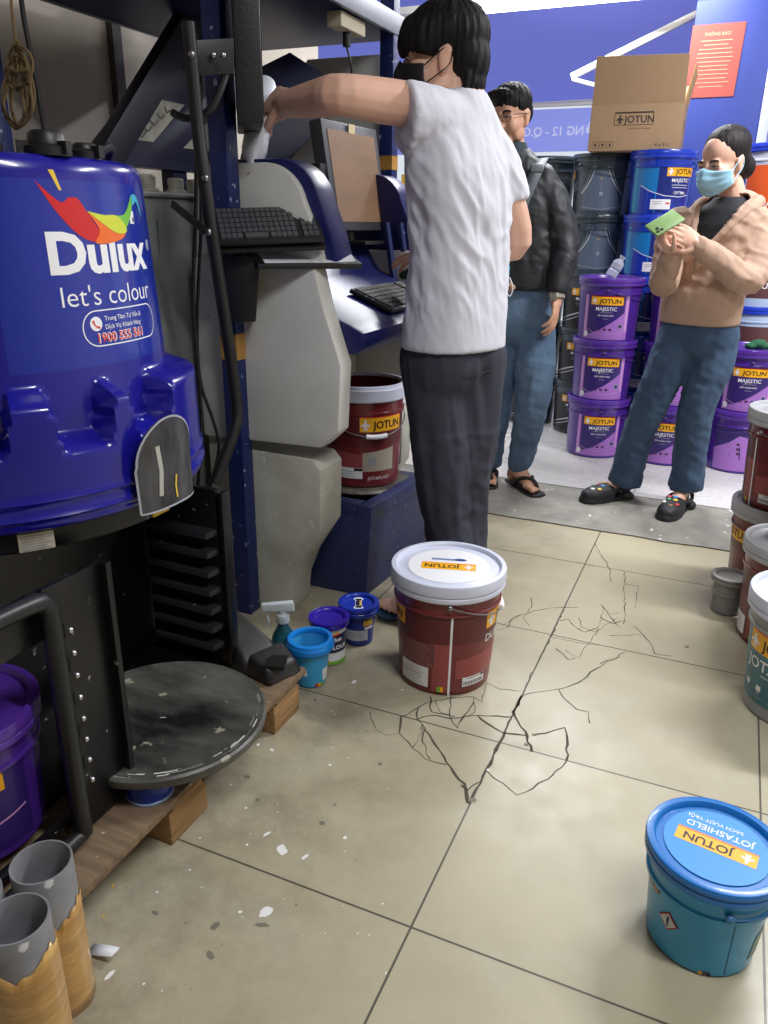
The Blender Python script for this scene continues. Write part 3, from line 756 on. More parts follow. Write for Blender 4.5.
# front door: riveted plate and bent tube handle
dp = MB(); dp.box((-0.99, 0.905, 0.385), (0.016, 0.135, 0.515)); dp.box((-0.982, 0.975, 0.385), (0.036, 0.014, 0.515)); dp.box((-0.995, 0.74, 0.595), (0.012, 0.38, 0.09)); dp.box((-1.01, 0.74, 0.15), (0.02, 0.38, 0.02))
for z in (0.27, 0.34, 0.41, 0.48, 0.55):
    dp.box((-0.984, 0.875, z), (0.008, 0.008, 0.03))
dr_ = wb(dp, 'door', BLACKM, mx, bevel=0.003)
for k in range(8):
    q = MB(); q.ell((-0.981, 0.885, 0.545 - k * 0.046), (0.005, 0.006, 0.006), n=8); wb(q, 'rivet', mat('rivet_chrome', (200, 200, 205), 0.25, 0.9), dr_, mx)
q = MB(); q.tube(spline([(-0.965, 0.46, 0.65), (-0.965, 0.66, 0.645), (-0.965, 0.80, 0.638), (-0.965, 0.828, 0.624), (-0.965, 0.834, 0.59), (-0.965, 0.834, 0.40), (-0.965, 0.834, 0.145)], 5), 0.016, 14); q.tube([(-0.965, 0.46, 0.146), (-0.965, 0.834, 0.146)], 0.014, 12); wb(q, 'handle', mat('handle_black', (30, 31, 34), 0.38, speck=(120, 120, 120), speck_amt=-0.03, speck_scale=50), dr_, mx)
lp_ = V((-0.945, 0.995, 0.180)); q = MB(); q.box(lp_, (0.006, 0.062, 0.018), rz=-0.75); q.box(lp_ + V((0.022, 0.024, 0)), (0.022, 0.006, 0.024), rz=-0.75); q.ell(lp_ + V((0.008, 0.004, 0.004)), (0.005, 0.005, 0.005), n=8)
wb(q, 'latch', mat('latch_metal', (170, 160, 135), 0.35, 0.8), mx, bevel=0.002)

# ---- rack of navy posts and a high shelf
rk = thing('storage_rack', 'tall navy steel rack standing over the tinting machines', 'rack', (-1.75, 2.47, 0))
for x, y in ((-1.335, 1.95), (-1.335, 3.075), (-2.16, 1.95), (-2.16, 3.075)):
    q = MB(); q.box((x, y, 1.25), (0.055, 0.055, 2.5))
    for k in range(24): q.box((x + 0.0276, y - 0.012, 0.15 + k * 0.1), (0.001, 0.008, 0.02))
    po = wb(q, 'post', NAVYP, rk, bevel=0.004)
    if x > -2 and y < 2:
        q = MB(); q.box((x, y, 0.875), (0.058, 0.058, 0.075)); wb(q, 'tape', mat('brown_tape', (176, 130, 62), 0.4, var=0.15, scale=20), po, rk)
    elif x > -2:
        q = MB(); q.box((x, y, 1.44), (0.058, 0.058, 0.05)); wb(q, 'tape', mat('brown_tape', (176, 130, 62), 0.4), po, rk)
q = MB(); q.box((-1.75, 2.51, 1.895), (0.86, 1.30, 0.03)); wb(q, 'shelf', mat('shelf_under', (22, 30, 66), 0.5, 0.0, spec=0.15, var=0.25, scale=4), rk, bevel=0.003)
for x in (-1.312, -2.19):
    q = MB(); q.box((x, 2.51, 1.912), (0.016, 1.32, 0.07)); wb(q, 'beam', mat('beam_grey', (120, 124, 132), 0.45, 0.3), rk, bevel=0.003)
for y in (1.87, 3.16):
    q = MB(); q.box((-1.75, y, 1.91), (0.86, 0.016, 0.06)); wb(q, 'beam', mat('beam_dark', (40, 44, 58), 0.45, 0.3), rk, bevel=0.003)
sb = thing('carton', 'blue and white carton on the top shelf of the rack', 'box', (-1.52, 2.84, 1.911))
q = MB(); q.box((0, 0, 0.10), (0.22, 0.3, 0.20), 0); q.build('body', mat('carton_blue', (60, 90, 190), 0.6), sb, 0.003)
d = Decal(); d.rect(-0.14, 0.05, 0.14, 0.14, WHITE, 1); d.rect(-0.14, 0.02, 0.14, 0.045, GREENP, 1)
d.build('print', flat_map((0.11, 0, 0), (0, 1, 0), (0, 0, 1), (1, 0, 0)), sb, None, None)
pu = thing('power_box', 'beige power box under the high shelf with black plug hanging', 'power box', (-1.36, 2.76, 1.878))
q = MB(); q.box((0, 0, -0.024), (0.055, 0.19, 0.046)); q.build('body', mat('beige_plastic', (190, 180, 158), 0.5), pu, 0.005)
q = MB(); q.tube([(0.0, 0.0, -0.045), (0.0, 0.0, -0.09)], 0.014, 10); q.tube(spline([(0, 0, -0.09), (0.01, 0.01, -0.14), (0.0, 0.03, -0.18), (-0.06, 0.06, -0.24)]), 0.004, 8); q.build('plug', BLACKP, pu)

# ---- tinting machine with navy hood (right of the near post)
tm = thing('tinting_machine', 'grey and navy paint tinting machine between the rack posts', 'machine', (-1.4, 2.4, 0))
arc = [(-1.30, 1.155)] + [(-1.235 + 0.0, 1.372)] 
dome = [(-1.48, 1.10), (-1.48, 1.33), (-1.42, 1.372)] + [(-1.24 + 0.125 * math.cos(math.radians(a)), 1.245 + 0.128 * math.sin(math.radians(a))) for a in range(95, 14, -8)] + [(-1.08, 1.19), (-1.055, 1.10)]
YA, YB = 1.995, 2.9
q = MB(); q.prism([(x, YA, z) for x, z in dome], (0, 0.03, 0)); wb(q, 'head_side_panel', GREYM, tm, bevel=0.006)
dome2 = [(x + (0.03 if x > -1.25 else 0), z + (0.012 if z > 1.2 else 0)) for x, z in dome]
q = MB(); q.prism([(x, YA + 0.03, z) for x, z in dome2], (0, 0.11, 0)); hd = wb(q, 'hood', NAVY, tm, bevel=0.008)
d = Decal(); d.rect(0, 0, 0.055, 0.065, mat('sticker_grey', (190, 188, 180), 0.6), 1); d.rect(0.008, 0.006, 0.047, 0.026, GREY, 2)
wdecal(d, 'sticker', flat_map((-1.043, YA + 0.05, 1.115), (0, 1, 0), (-0.22, 0, 0.97), (0.97, 0, 0.22)), hd, tm, du=None, dv=None, eps=0.002)
side = [(-1.48, 0.58), (-1.06, 0.59), (-1.0, 0.645), (-0.99, 0.84), (-1.045, 1.0), (-1.075, 1.12), (-1.48, 1.12)]
for y in (YA - 0.03, YB - 0.03):
    q = MB(); q.prism([(x, y, z) for x, z in side], (0, 0.075 if y < 2.5 else 0.05, 0)); wb(q, 'side_panel', GREYM, tm, bevel=0.012)
cons = [(-1.48, 0.86), (-0.975, 0.86), (-0.955, 0.89), (-0.955, 0.925), (-1.0, 0.945), (-1.27, 1.05), (-1.33, 1.14), (-1.48, 1.14)]
q = MB(); q.prism([(x, YA + 0.045, z) for x, z in cons], (0, YB - YA - 0.075, 0)); wb(q, 'console', NAVY, tm, bevel=0.012)
bk = MB(); bk.box((-1.42, 2.44, 0.72), (0.1, 0.84, 0.28)); bk.box((-1.475, 2.44, 0.6), (0.04, 0.86, 1.1)); wb(bk, 'back_panel', GREYD, tm, bevel=0.004)
fh = [(x - 0.085, z + 0.02) for x, z in dome]
q = MB(); q.prism([(x, 2.905, z if z > 1.1 else 0.95) for x, z in fh], (0, 0.12, 0)); wb(q, 'canister_hood', NAVY, tm, bevel=0.01)
q = MB(); q.tube([(-1.16, 2.885, 0.99), (-1.20, 2.885, 1.22)], 0.013, 10); q.tube([(-1.20, 2.845, 0.99), (-1.24, 2.845, 1.22)], 0.013, 10); wb(q, 'guide_rod', NAVYP, tm)
d = Decal(); d.rect(0, 0, 0.04, 0.06, mat('sticker_grey', (190, 188, 180), 0.6), 1); d.rect(0.006, 0.01, 0.03, 0.03, GREY, 2)
wdecal(d, 'sticker', flat_map((-1.17, 2.903, 1.20), (0.95, 0, 0.1), (-0.1, 0, 0.99), (0, -1, 0)), tm, tm, du=None, dv=None)
pb = [(-1.48, 0.0), (-1.20, 0.0), (-1.19, 0.10), (-1.15, 0.20), (-1.075, 0.32), (-1.07, 0.515), (-1.10, 0.545), (-1.48, 0.555)]
q = MB(); q.prism([(x, 1.985, z) for x, z in pb], (0, 0.15, 0)); wb(q, 'plinth', GREYD, tm, bevel=0.014)
q = MB(); q.prism([(x - 0.05, 2.76, z) for x, z in pb], (0, 0.10, 0)); wb(q, 'plinth', GREYD, tm, bevel=0.014)
# spattered base trough that carries the scale
q = MB()
q.hexa([(-1.45, 2.20, 0.0), (-1.02, 2.20, 0.0), (-0.98, 2.76, 0.0), (-1.45, 2.76, 0.0), (-1.45, 2.20, 0.29), (-1.0, 2.20, 0.29), (-0.955, 2.76, 0.29), (-1.45, 2.76, 0.29)])
q.hexa([(-1.06, 2.20, 0.28), (-1.0, 2.20, 0.28), (-0.945, 2.76, 0.28), (-1.0, 2.76, 0.28), (-1.05, 2.20, 0.335), (-1.0, 2.20, 0.335), (-0.945, 2.76, 0.335), (-0.99, 2.76, 0.335)])
q.box((-1.12, 2.235, 0.31), (0.14, 0.05, 0.05)); q.box((-0.97, 2.73, 0.345), (0.06, 0.06, 0.04))
wb(q, 'base_trough', NAVYS, tm, bevel=0.006)
q = MB(); q.lathe([(0, 0.288), (0.05, 0.288), (0.05, 0.315), (0.165, 0.318), (0.172, 0.325), (0.165, 0.333), (0, 0.333)], 48, 0, (-1.165, 2.49, 0)); wb(q, 'scale_plate', mat('scale_grey', (120, 116, 108), 0.5, 0.3, c2=(70, 66, 62), scale=14), tm)
RZ = 0.334
# monitor of the tinting machine
mo = thing('monitor', 'dusty brown monitor screen in dark frame on the tinting machine', 'monitor', (-1.32, 2.76, 1.145))
a = V((0.06, 0.99, 0)).normalized(); nrm = V((0.985, -0.06, 0.16)).normalized(); upv = nrm.cross(a); upv = upv if upv.z > 0 else -upv
def quadbox(c, ax, ay, n, wx, wy, th):
    return [c + ax * (sx * wx / 2) + ay * (sy * wy / 2) + n * (k * th) for k in (0, 1) for sx, sy in ((-1, -1), (1, -1), (1, 1), (-1, 1))]
q = MB(); c = V((0, 0, 0.225)); q.hexa(quadbox(c - nrm * 0.05, a, upv, nrm, 0.40, 0.36, 0.05)); q.build('case', mat('monitor_case', (52, 54, 60), 0.45), mo, 0.006)
q = MB(); q.hexa(quadbox(c - nrm * 0.002, a, upv, nrm, 0.34, 0.30, 0.004)); q.build('screen', mat('dusty_screen', (142, 110, 82), 0.5, c2=(122, 94, 70), scale=3, stretch=(1, 1, 3)), mo)
q = MB(); q.box(c + upv * 0.163 + nrm * 0.003, (0.004, 0.05, 0.03)); q.build('paper_tab', mat('paper_tab', (205, 190, 150), 0.7), mo)
q = MB(); q.box((-0.045, -0.22, 0.2), (0.05, 0.05, 0.12)); q.build('hinge', BLACKP, mo, 0.004)
q = MB(); q.tube([(-0.04, 0, 0.0), (-0.04, 0, 0.08)], 0.03, 16); q.box((0, 0, 0.006), (0.16, 0.2, 0.012)); q.build('stand', BLACKP, mo, 0.002)
# keyboards
KEY = mat('key_black', (78, 80, 84), 0.45); KB = mat('keyboard_black', (26, 27, 30), 0.45); KEYD = mat('key_dusty', (70, 68, 64), 0.7, var=0.3, scale=60)
def keyboard(name, label, p0, ax, ay, L, D, keym, nx=18, ny=6):
    t = thing(name, label, 'keyboard', p0, 0.0, None)
    ax, ay = V(ax).normalized(), V(ay).normalized(); nn = ax.cross(ay)
    q = MB(); q.hexa(quadbox(ax * L / 2 + ay * D / 2, ax, ay, nn, L, D, 0.014)); q.build('body', KB, t, 0.003)
    q = MB(); pw, pd = (L - 0.02) / nx, (D - 0.018) / ny
    for j in range(ny):
        i = 0
        while i < nx:
            wdt = 5 if (j == 0 and i == 4) else 1
            if not (i in (nx - 4,) ):
                c = ax * (0.01 + pw * (i + wdt / 2)) + ay * (0.009 + pd * (j + 0.5))
                q.hexa(quadbox(c + nn * 0.014, ax, ay, nn, pw * wdt * 0.84, pd * 0.82, 0.006))
            i += wdt
    q.build('keys', keym, t, 0.0, None)
    return t
k0, k1, k2 = at(218, 247, 1.80), at(318, 243, 1.97), at(206, 199, 1.93)
axk = (k1 - k0); ayk = (k2 - k0); ayk = ayk - axk.normalized() * ayk.dot(axk.normalized())
keyboard('keyboard', 'black keyboard on the tray hung beside the near rack post', k0, axk, ayk, 0.285, 0.15, KEY)
keyboard('keyboard', 'dusty black keyboard on the navy console of the tinting machine', (-0.995, 2.33, 0.950), (0.0, 1, 0), (-0.932, 0, 0.362), 0.40, 0.16, KEYD)
KT = axk.normalized(); KN = KT.cross(ayk.normalized())

# ---- bent tube stand that carries the near monitor and keyboard tray
st = thing('tube_stand', 'black bent tube stand behind the blue hood holding monitor and keyboard', 'stand', (-1.27, 1.72, 0.5))
pp = [at(188, 22, 1.74), at(197, 120, 1.75), at(207, 200, 1.75), at(222, 300, 1.77), at(233, 375, 1.79), at(237, 410, 1.79), at(234, 432, 1.77), at(214, 484, 1.70)]
q = MB(); q.tube(spline(pp[:1] + pp[1:], 6), 0.0165, 14); wb(q, 'pole', BLACKP, st)
for px, py in ((191, 54), (208, 232), (205, 178)):
    q = MB(); p = at(px, py, 1.733); q.ell(p, (0.009, 0.006, 0.009), n=8); wb(q, 'bolt', STEEL, st)
q = MB(); q.hexa([at(194, 76, 1.76), at(234, 74, 1.84), at(234, 74, 1.87), at(194, 76, 1.79), at(194, 40, 1.76), at(234, 38, 1.84), at(234, 38, 1.87), at(194, 40, 1.79)]); mp_ = wb(q, 'mount_plate', BLACKP, st, bevel=0.003)
for px in (213, 223):
    q = MB(); q.ell(at(px, 55, 1.785), (0.008, 0.008, 0.008), n=8); wb(q, 'knob', STEEL, mp_, st)
q = MB(); q.hexa([at(170, 207, 1.74), at(205, 236, 1.70), at(205, 236, 1.72), at(172, 207, 1.76), at(172, 200, 1.74), at(207, 227, 1.70), at(207, 227, 1.72), at(174, 200, 1.76)])
t0 = at(205, 251, 1.76)
q.hexa(quadbox(k0 + KT * 0.143 + ayk.normalized() * 0.075 - KN * 0.021, KT, ayk.normalized(), KN, 0.295, 0.16, 0.012))
wb(q, 'keyboard_tray', BLACKP, st, bevel=0.003)
q = MB(); b0, b1 = at(258, 262, 1.86), at(362, 262, 2.06)
dx_ = (b1 - b0).normalized(); dy_ = V((-dx_.y, dx_.x, 0)).normalized()
b0.z = b1.z = 1.100
q.hexa([b0, b1, b1 + dy_ * 0.2, b0 + dy_ * 0.2, b0 + V((0, 0, .014)), b1 + V((0, 0, .014)), b1 + dy_ * 0.2 + V((0, 0, .055)), b0 + dy_ * 0.2 + V((0, 0, .055))])
wb(q, 'mouse_shelf', BLACKP, st, bevel=0.002)
q = MB(); q.hexa([at(225, 322, 1.86), at(256, 322, 1.90), at(254, 322, 1.96), at(223, 322, 1.92), at(222, 256, 1.86), at(260, 256, 1.90), at(258, 256, 1.96), at(220, 256, 1.92)])
wb(q, 'cable_box', BLACKP, st, bevel=0.004)
q = MB(); pa = b0 + dx_ * 0.02 + dy_ * 0.01 + V((0, 0, 0.0145)); q.hexa([pa, pa + dx_ * 0.26, pa + dx_ * 0.28 + dy_ * 0.18 + V((0, 0, .040)), pa + dy_ * 0.18 + V((0, 0, .040)), pa + V((0, 0, .003)), pa + dx_ * 0.26 + V((0, 0, .002)), pa + dx_ * 0.28 + dy_ * 0.18 + V((0, 0, .046)), pa + dy_ * 0.18 + V((0, 0, .05))])
pt = thing('paper_sheet', 'white paper sheets on the small shelf under the mouse', 'paper', pa); wb(q, 'sheet', mat('paper', (225, 226, 232), 0.7), pt)
q = MB(); q.ell((0, 0, 0.012), (0.055, 0.032, 0.024), n=12); ms = thing('computer_mouse', 'black computer mouse on the paper below the near keyboard', 'mouse', pa + dx_ * 0.2 + dy_ * 0.08 + V((0, 0, 0.026)), math.atan2(dx_.y, dx_.x))
q.v = [V((p.x, p.y, max(p.z, -0.004))) for p in q.v]; q.build('shell', mat('mouse_black', (40, 40, 42), 0.3), ms); q = MB(); q.tube(spline([(-0.05, 0, 0.01), (-0.10, 0.02, 0.02), (-0.15, 0.0, 0.03), (-0.22, 0.03, 0.06)]), 0.002, 6); q.build('cable', BLACKP, ms)
# near monitor seen edge on
mdir = V((-0.555, 0.832, 0)); mn = V((0.832, 0.555, 0))
nm = thing('monitor', 'large black monitor seen edge on beside the rack post', 'monitor', (-1.185, 1.87, 1.455))
c = V((0, 0, 0.19)) + mdir * 0.15
q = MB(); q.hexa(quadbox(c - mn * 0.035, mdir, V((0, 0, 1)), mn, 0.30, 0.62, 0.055) if False else quadbox(c + V((0, 0, 0.10)) - mn * 0.04, mdir, V((0, 0, 1)), mn, 0.30, 0.58, 0.066)); q.build('case', mat('monitor_black', (20, 21, 24), 0.5, bump=0.1, bscale=120), nm, 0.006)
q = MB(); q.hexa(quadbox(c + V((0, 0, 0.10)) + mn * 0.025, mdir, V((0, 0, 1)), mn, 0.27, 0.54, 0.003)); q.build('screen', mat('screen_dark', (30, 34, 44), 0.15), nm)
q = MB(); q.tube(spline([c - mn * 0.06 + V((0.0, 0.0, -0.08)) - mdir * 0.15, c - mn * 0.10 - mdir * 0.17 + V((0, 0, -0.16)), c - mn * 0.16 - mdir * 0.15 + V((0, 0, -0.185)), c - mn * 0.2 - mdir * 0.12 + V((0, 0, -0.17))]), 0.009, 8); q.build('cable', BLACKP, nm)
# loose cables on the pole
cb = thing('cable', 'pair of black cables hanging down behind the bent tube stand', 'cable', at(195, 480, 1.78))
q = MB()
q.tube(spline([at(196, 60, 1.80), at(196, 200, 1.80), at(193, 300, 1.80), at(198, 370, 1.80), at(201, 430, 1.80), at(197, 500, 1.80)]), 0.0055, 8)
q.tube(spline([at(200, 60, 1.82), at(201, 220, 1.82), at(197, 320, 1.82), at(200, 380, 1.82), at(213, 420, 1.82), at(219, 450, 1.82), at(208, 490, 1.82)]), 0.005, 8)
wb(q, 'strand', BLACKP, cb)

# ---- second tinting machine (left, behind the hood) with raised lids
t2 = thing('tinting_machine', 'grey tinting machine behind the hood with white canister caps on top', 'machine', (-1.75, 1.89, 0))
q = MB(); q.box((-1.745, 1.885, 0.64), (0.44, 0.54, 1.28)); q.box((-1.745, 1.885, 1.288), (0.46, 0.56, 0.016)); wb(q, 'body', mat('machine_grey_dull', (150, 154, 152), 0.5, c2=(118, 120, 118), scale=3), t2, bevel=0.01)
for py_, s in ((1.83, 1.0), (1.90, 1.2), (2.03, 1.1), (2.12, 1.1)):
    p = V((-1.565, py_, 1.297))
    q = MB(); q.lathe([(0, 0), (0.028 * s, 0), (0.028 * s, 0.006), (0.02 * s, 0.008), (0.022 * s, 0.03 * s), (0.018 * s, 0.036 * s), (0, 0.037 * s)], 16, 0, p); wb(q, 'canister_cap', mat('cap_dirty_white', (190, 190, 178), 0.5, c2=(150, 148, 135), scale=40), t2)
d = Decal(); d.ribbon([(0.0, 1.22), (0.004, 1.16), (0.0, 1.10)], [0.008, 0.01, 0.003], mat('teal_drip', (40, 90, 110), 0.5), 1); d.ribbon([(0.05, 1.22), (0.05, 1.13)], [0.006, 0.002], mat('teal_drip', (40, 90, 110), 0.5), 1)
wdecal(d, 'paint_drip', flat_map((-1.524, 1.83, 0), (0, 1, 0), (0, 0, 1), (1, 0, 0)), t2, t2, du=None, dv=None)
LIDN = mat('lid_navy', (17, 20, 50), 0.45, var=0.15, scale=5)
def slab(pts, nrm, th): return [V(p) for p in pts] + [V(p) + V(nrm) * th for p in pts]
l1 = thing('machine_lid', 'navy raised machine lid leaning back with two soiled white papers', 'lid', (-1.92, 2.4, 0))
A = [V((-1.90, 2.05, 1.41)), V((-1.90, 2.84, 1.41)), V((-1.92, 2.95, 1.86)), V((-1.92, 2.62, 1.86))]
A0_ = A[0]
q = MB(); q.hexa(slab(A, (-1, 0, 0), 0.03)); lp = wb(q, 'panel', LIDN, l1, bevel=0.004)
q = MB(); q.prism([A[0] + V((0.0, -0.03, -0.02)), A[0] + V((0.0, 0.10, -0.02)), A[3] + V((0.0, 0.06, 0.02)), A[3] + V((0.0, -0.08, 0.02))], (0.05, 0, 0)); wb(q, 'edge_beam', mat('beam_ink', (20, 22, 34), 0.5), l1, bevel=0.004)
q = MB(); q.box((-1.93, 2.5, 0.70), (0.05, 0.08, 1.40)); q.box((-1.92, 2.45, 1.40), (0.06, 0.78, 0.03)); wb(q, 'support', LIDN, l1)
def on_lid(px, py):
    r = at(px, py, 1.0) - V((0, 0, CAM_H)); P_ = V((0, 0, CAM_H)) + r * ((A[0] - V((0, 0, CAM_H))).dot(un) / r.dot(un)); q_ = P_ - A[0]; return (q_.dot(ux), q_.dot(uy))
ux = (A[1] - A[0]).normalized(); uy = ((A[2] + A[3]) / 2 - (A[0] + A[1]) / 2); uy = (uy - ux * uy.dot(ux)).normalized(); un = ux.cross(uy); un = un if un.x > 0 else -un
PAP = mat('soiled_paper', (176, 174, 162), 0.7, c2=(130, 128, 116), scale=14)
d = Decal(); d.poly([on_lid(*p_) for p_ in ((120, 138), (153, 142), (184, 105), (154, 98))], PAP, 1)
for k in range(5): d.ribbon([on_lid(132 + 8 * k, 134 - 7 * k), on_lid(142 + 6 * k, 137 - 6 * k), on_lid(146 + 6 * k, 130 - 5 * k)], 0.006, mat('paper_ink', (90, 88, 82), 0.7), 2)
wdecal(d, 'paper', flat_map(A[0], ux, uy, un), lp, l1, du=None, dv=None, eps=0.002)
d = Decal(); d.poly([on_lid(*p_) for p_ in ((183, 148), (214, 152), (219, 130), (217, 112))], PAP, 1); wdecal(d, 'paper', flat_map(A[0], ux, uy, un), lp, l1, du=None, dv=None, eps=0.002)
l2 = thing('machine_lid', 'plain navy raised lid of the tinting machine behind the bare arm', 'lid', (-1.55, 2.62, 1.142))
B = [at(236, 190, 2.62), at(286, 165, 2.72), at(352, 92, 2.85), at(290, 52, 2.78), at(262, 66, 2.70)]
q = MB(); q.prism(B, (-0.035, 0.03, -0.01)); wb(q, 'panel', LIDN, l2, bevel=0.004)
q = MB(); q.box((-1.58, 2.66, 1.26), (0.06, 0.05, 0.24)); q.box((-1.585, 2.70, 1.35), (0.04, 0.04, 0.12)); wb(q, 'support', LIDN, l2)
bp_ = thing('back_board', 'pale grey board standing behind the dusty monitor', 'board', (-1.95, 3.13, 0))
q = MB(); q.prism([(-1.86, 3.13, 0), (-1.37, 3.13, 0), (-1.37, 3.13, 1.83), (-1.72, 3.13, 1.83), (-1.86, 3.13, 1.60)], (0, 0.03, 0)); wb(q, 'panel', GREYM, bp_, bevel=0.004)
# rope hank and black cable on the back wall
hk = thing('rope_hank', 'coiled tan rope hanging at the top left above the blue hood', 'rope', (-1.5, 1.52, 1.40))
q = MB()
q.tube(spline([at(8, -40, 1.45), at(12, 10, 1.45), at(17, 48, 1.45)]), 0.003, 6)
for k in range(9):
    c0 = at(14 + random.uniform(-6, 6), 60, 1.45); ph = random.uniform(-0.5, 0.5)
    lp = []
    for j in range(13):
        a = 2 * math.pi * j / 12
        px = 18 + 12 * math.sin(a) * (0.4 + 0.6 * abs(math.sin(a / 2 + ph))) + random.uniform(-2, 2) + (4 if k % 2 else -4) * math.sin(a)
        py = (90 - 36 * math.cos(a)) if k < 6 else (66 - 22 * math.cos(a))
        lp.append(at(px, py + random.uniform(-3, 3), 1.45 + random.uniform(-0.01, 0.01)))
    q.tube(spline(lp, 4), 0.003, 6)
q.tube(spline([at(10, 68, 1.44), at(18, 72, 1.435), at(28, 68, 1.44), at(20, 64, 1.46), at(10, 68, 1.445)], 4), 0.004, 6)
wb(q, 'coil', mat('rope_tan', (112, 92, 58), 0.9), hk)
bcab = thing('cable', 'single black cable hanging down the pale wall above the hood', 'cable', at(45, 128, 1.6))
q = MB(); q.tube(spline([at(18, -30, 1.62), at(24, 20, 1.62), at(34, 70, 1.62), at(45, 135, 1.62)]), 0.006, 8); wb(q, 'strand', BLACKP, bcab)
tc_ = thing('cable', 'pink and dark thin wires by the white nozzle above the keyboard', 'cable', at(240, 195, 2.02))
q = MB(); q.tube(spline([at(212, 205, 2.0), at(218, 195, 2.02), at(236, 192, 2.02), at(249, 188, 2.02)]), 0.003, 6); q.tube(spline([at(245, 186, 2.02), at(251, 196, 2.02), at(262, 215, 2.0), at(285, 235, 1.99), at(300, 246, 1.98)]), 0.0028, 6); q.tube(spline([at(240, 192, 2.02), at(232, 198, 2.02), at(228, 212, 2.0)]), 0.003, 6)
wb(q, 'strand', mat('wire_dark', (50, 36, 40), 0.5), tc_)
q = MB(); q.tube(spline([at(228, 194, 2.02), at(240, 191, 2.02), at(250, 188, 2.02), at(249, 198, 2.02)]), 0.0045, 6); wb(q, 'connector', mat('wire_pink', (186, 110, 120), 0.5), tc_)

# ---- dirty black plastic tray beside the turntable
tr = thing('plastic_lump', 'dirty black plastic machine cover lying beside the turntable', 'cover', (-1.08, 1.56, ZP))
q = MB()
q.hexa([(-1.24, 1.495, ZP), (-0.99, 1.44, ZP), (-0.93, 1.54, ZP), (-1.20, 1.64, ZP), (-1.19, 1.52, ZP + 0.09), (-1.05, 1.475, ZP + 0.065), (-1.0, 1.555, ZP + 0.06), (-1.15, 1.62, ZP + 0.09)])
q.hexa([(-1.02, 1.45, ZP), (-0.925, 1.425, ZP), (-0.885, 1.53, ZP), (-0.96, 1.57, ZP), (-1.01, 1.46, ZP + 0.06), (-0.94, 1.435, ZP + 0.045), (-0.905, 1.525, ZP + 0.04), (-0.97, 1.56, ZP + 0.06)])
wb(q, 'shell', mat('black_dirty', (26, 26, 28), 0.45, c2=(60, 58, 56), scale=9, speck=(190, 188, 180), speck_amt=0.02, speck_scale=30), tr, bevel=0.014, bseg=3)
q = MB(); q.box((-0.935, 1.475, ZP + 0.045), (0.05, 0.055, 0.012), rz=0.35); wb(q, 'recess', mat('recess_black', (5, 5, 6), 0.6), tr)

# ---- three wrapped pipes at the lower left corner
PVC = mat('pipe_grey', (148, 150, 154), 0.45, c2=(112, 112, 116), scale=6, speck=(200, 200, 200), speck_amt=-0.01, speck_scale=20)
TAPE = mat('packing_tape', (204, 164, 98), 0.28, c2=(172, 126, 66), scale=7, stretch=(1, 1, 5), bump=0.5, bscale=11, coat=0.5)
PIPES = [(-0.852, 0.648, 0.29, 'tallest grey pipe wrapped in brown tape at lower left'), (-0.800, 0.552, 0.295, 'front grey pipe wrapped in brown tape by the photo edge'), (-0.905, 0.560, 0.285, 'grey pipe cut by the left edge behind the front pipe')]
for i, (x, y, h, lab) in enumerate(PIPES):
    t = thing('pipe', lab, 'pipe', (x, y, 0), 0, 'taped grey pipes in the corner')
    q = MB(); q.lathe([(0.046, 0.0), (0.046, h - 0.001), (0.0455, h), (0.0430, h), (0.0425, h - 0.001), (0.0425, 0.004), (0, 0.004), (0, 0), (0.046, 0)], 40); q.build('tube', PVC, t)
    q = MB(); vs = []; n = 48
    top = [h - (0.085 if i == 0 else 0.06) + 0.02 * math.sin(3 * 2 * math.pi * k / n + i) * random.uniform(0.3, 1) + 0.008 * random.random() for k in range(n)]
    for k in range(n):
        a = 2 * math.pi * k / n; vs.append((0.0475 * math.cos(a), 0.0475 * math.sin(a), 0.0))
    rows = 8
    vs = []
    for j in range(rows + 1):
        for k in range(n):
            a = 2 * math.pi * k / n; rr = 0.0472 + 0.0012 * noise.noise(V((a * 3, j * 0.7, i * 5)))
            vs.append((rr * math.cos(a), rr * math.sin(a), top[k] * j / rows))
    q.add(vs, [(j * n + k, j * n + (k + 1) % n, (j + 1) * n + (k + 1) % n, (j + 1) * n + k) for j in range(rows) for k in range(n)])
    o = q.build('tape', TAPE, t); md = o.modifiers.new('s', 'SOLIDIFY'); md.thickness = 0.0012; md.offset = 1
t = thing('paper_strip', 'curled white paper scrap on the floor beside the pipes', 'paper', on_floor(103, 955))
q = MB(); q.add([(-0.03, -0.012, 0.001), (0.0, -0.012, 0.012), (0.03, -0.008, 0.02), (0.03, 0.012, 0.02), (0.0, 0.012, 0.012), (-0.03, 0.012, 0.001)], [(0, 1, 4, 5), (1, 2, 3, 4)])
o = q.build('strip', mat('paper', (225, 226, 232), 0.7), t); md = o.modifiers.new('s', 'SOLIDIFY'); md.thickness = 0.001

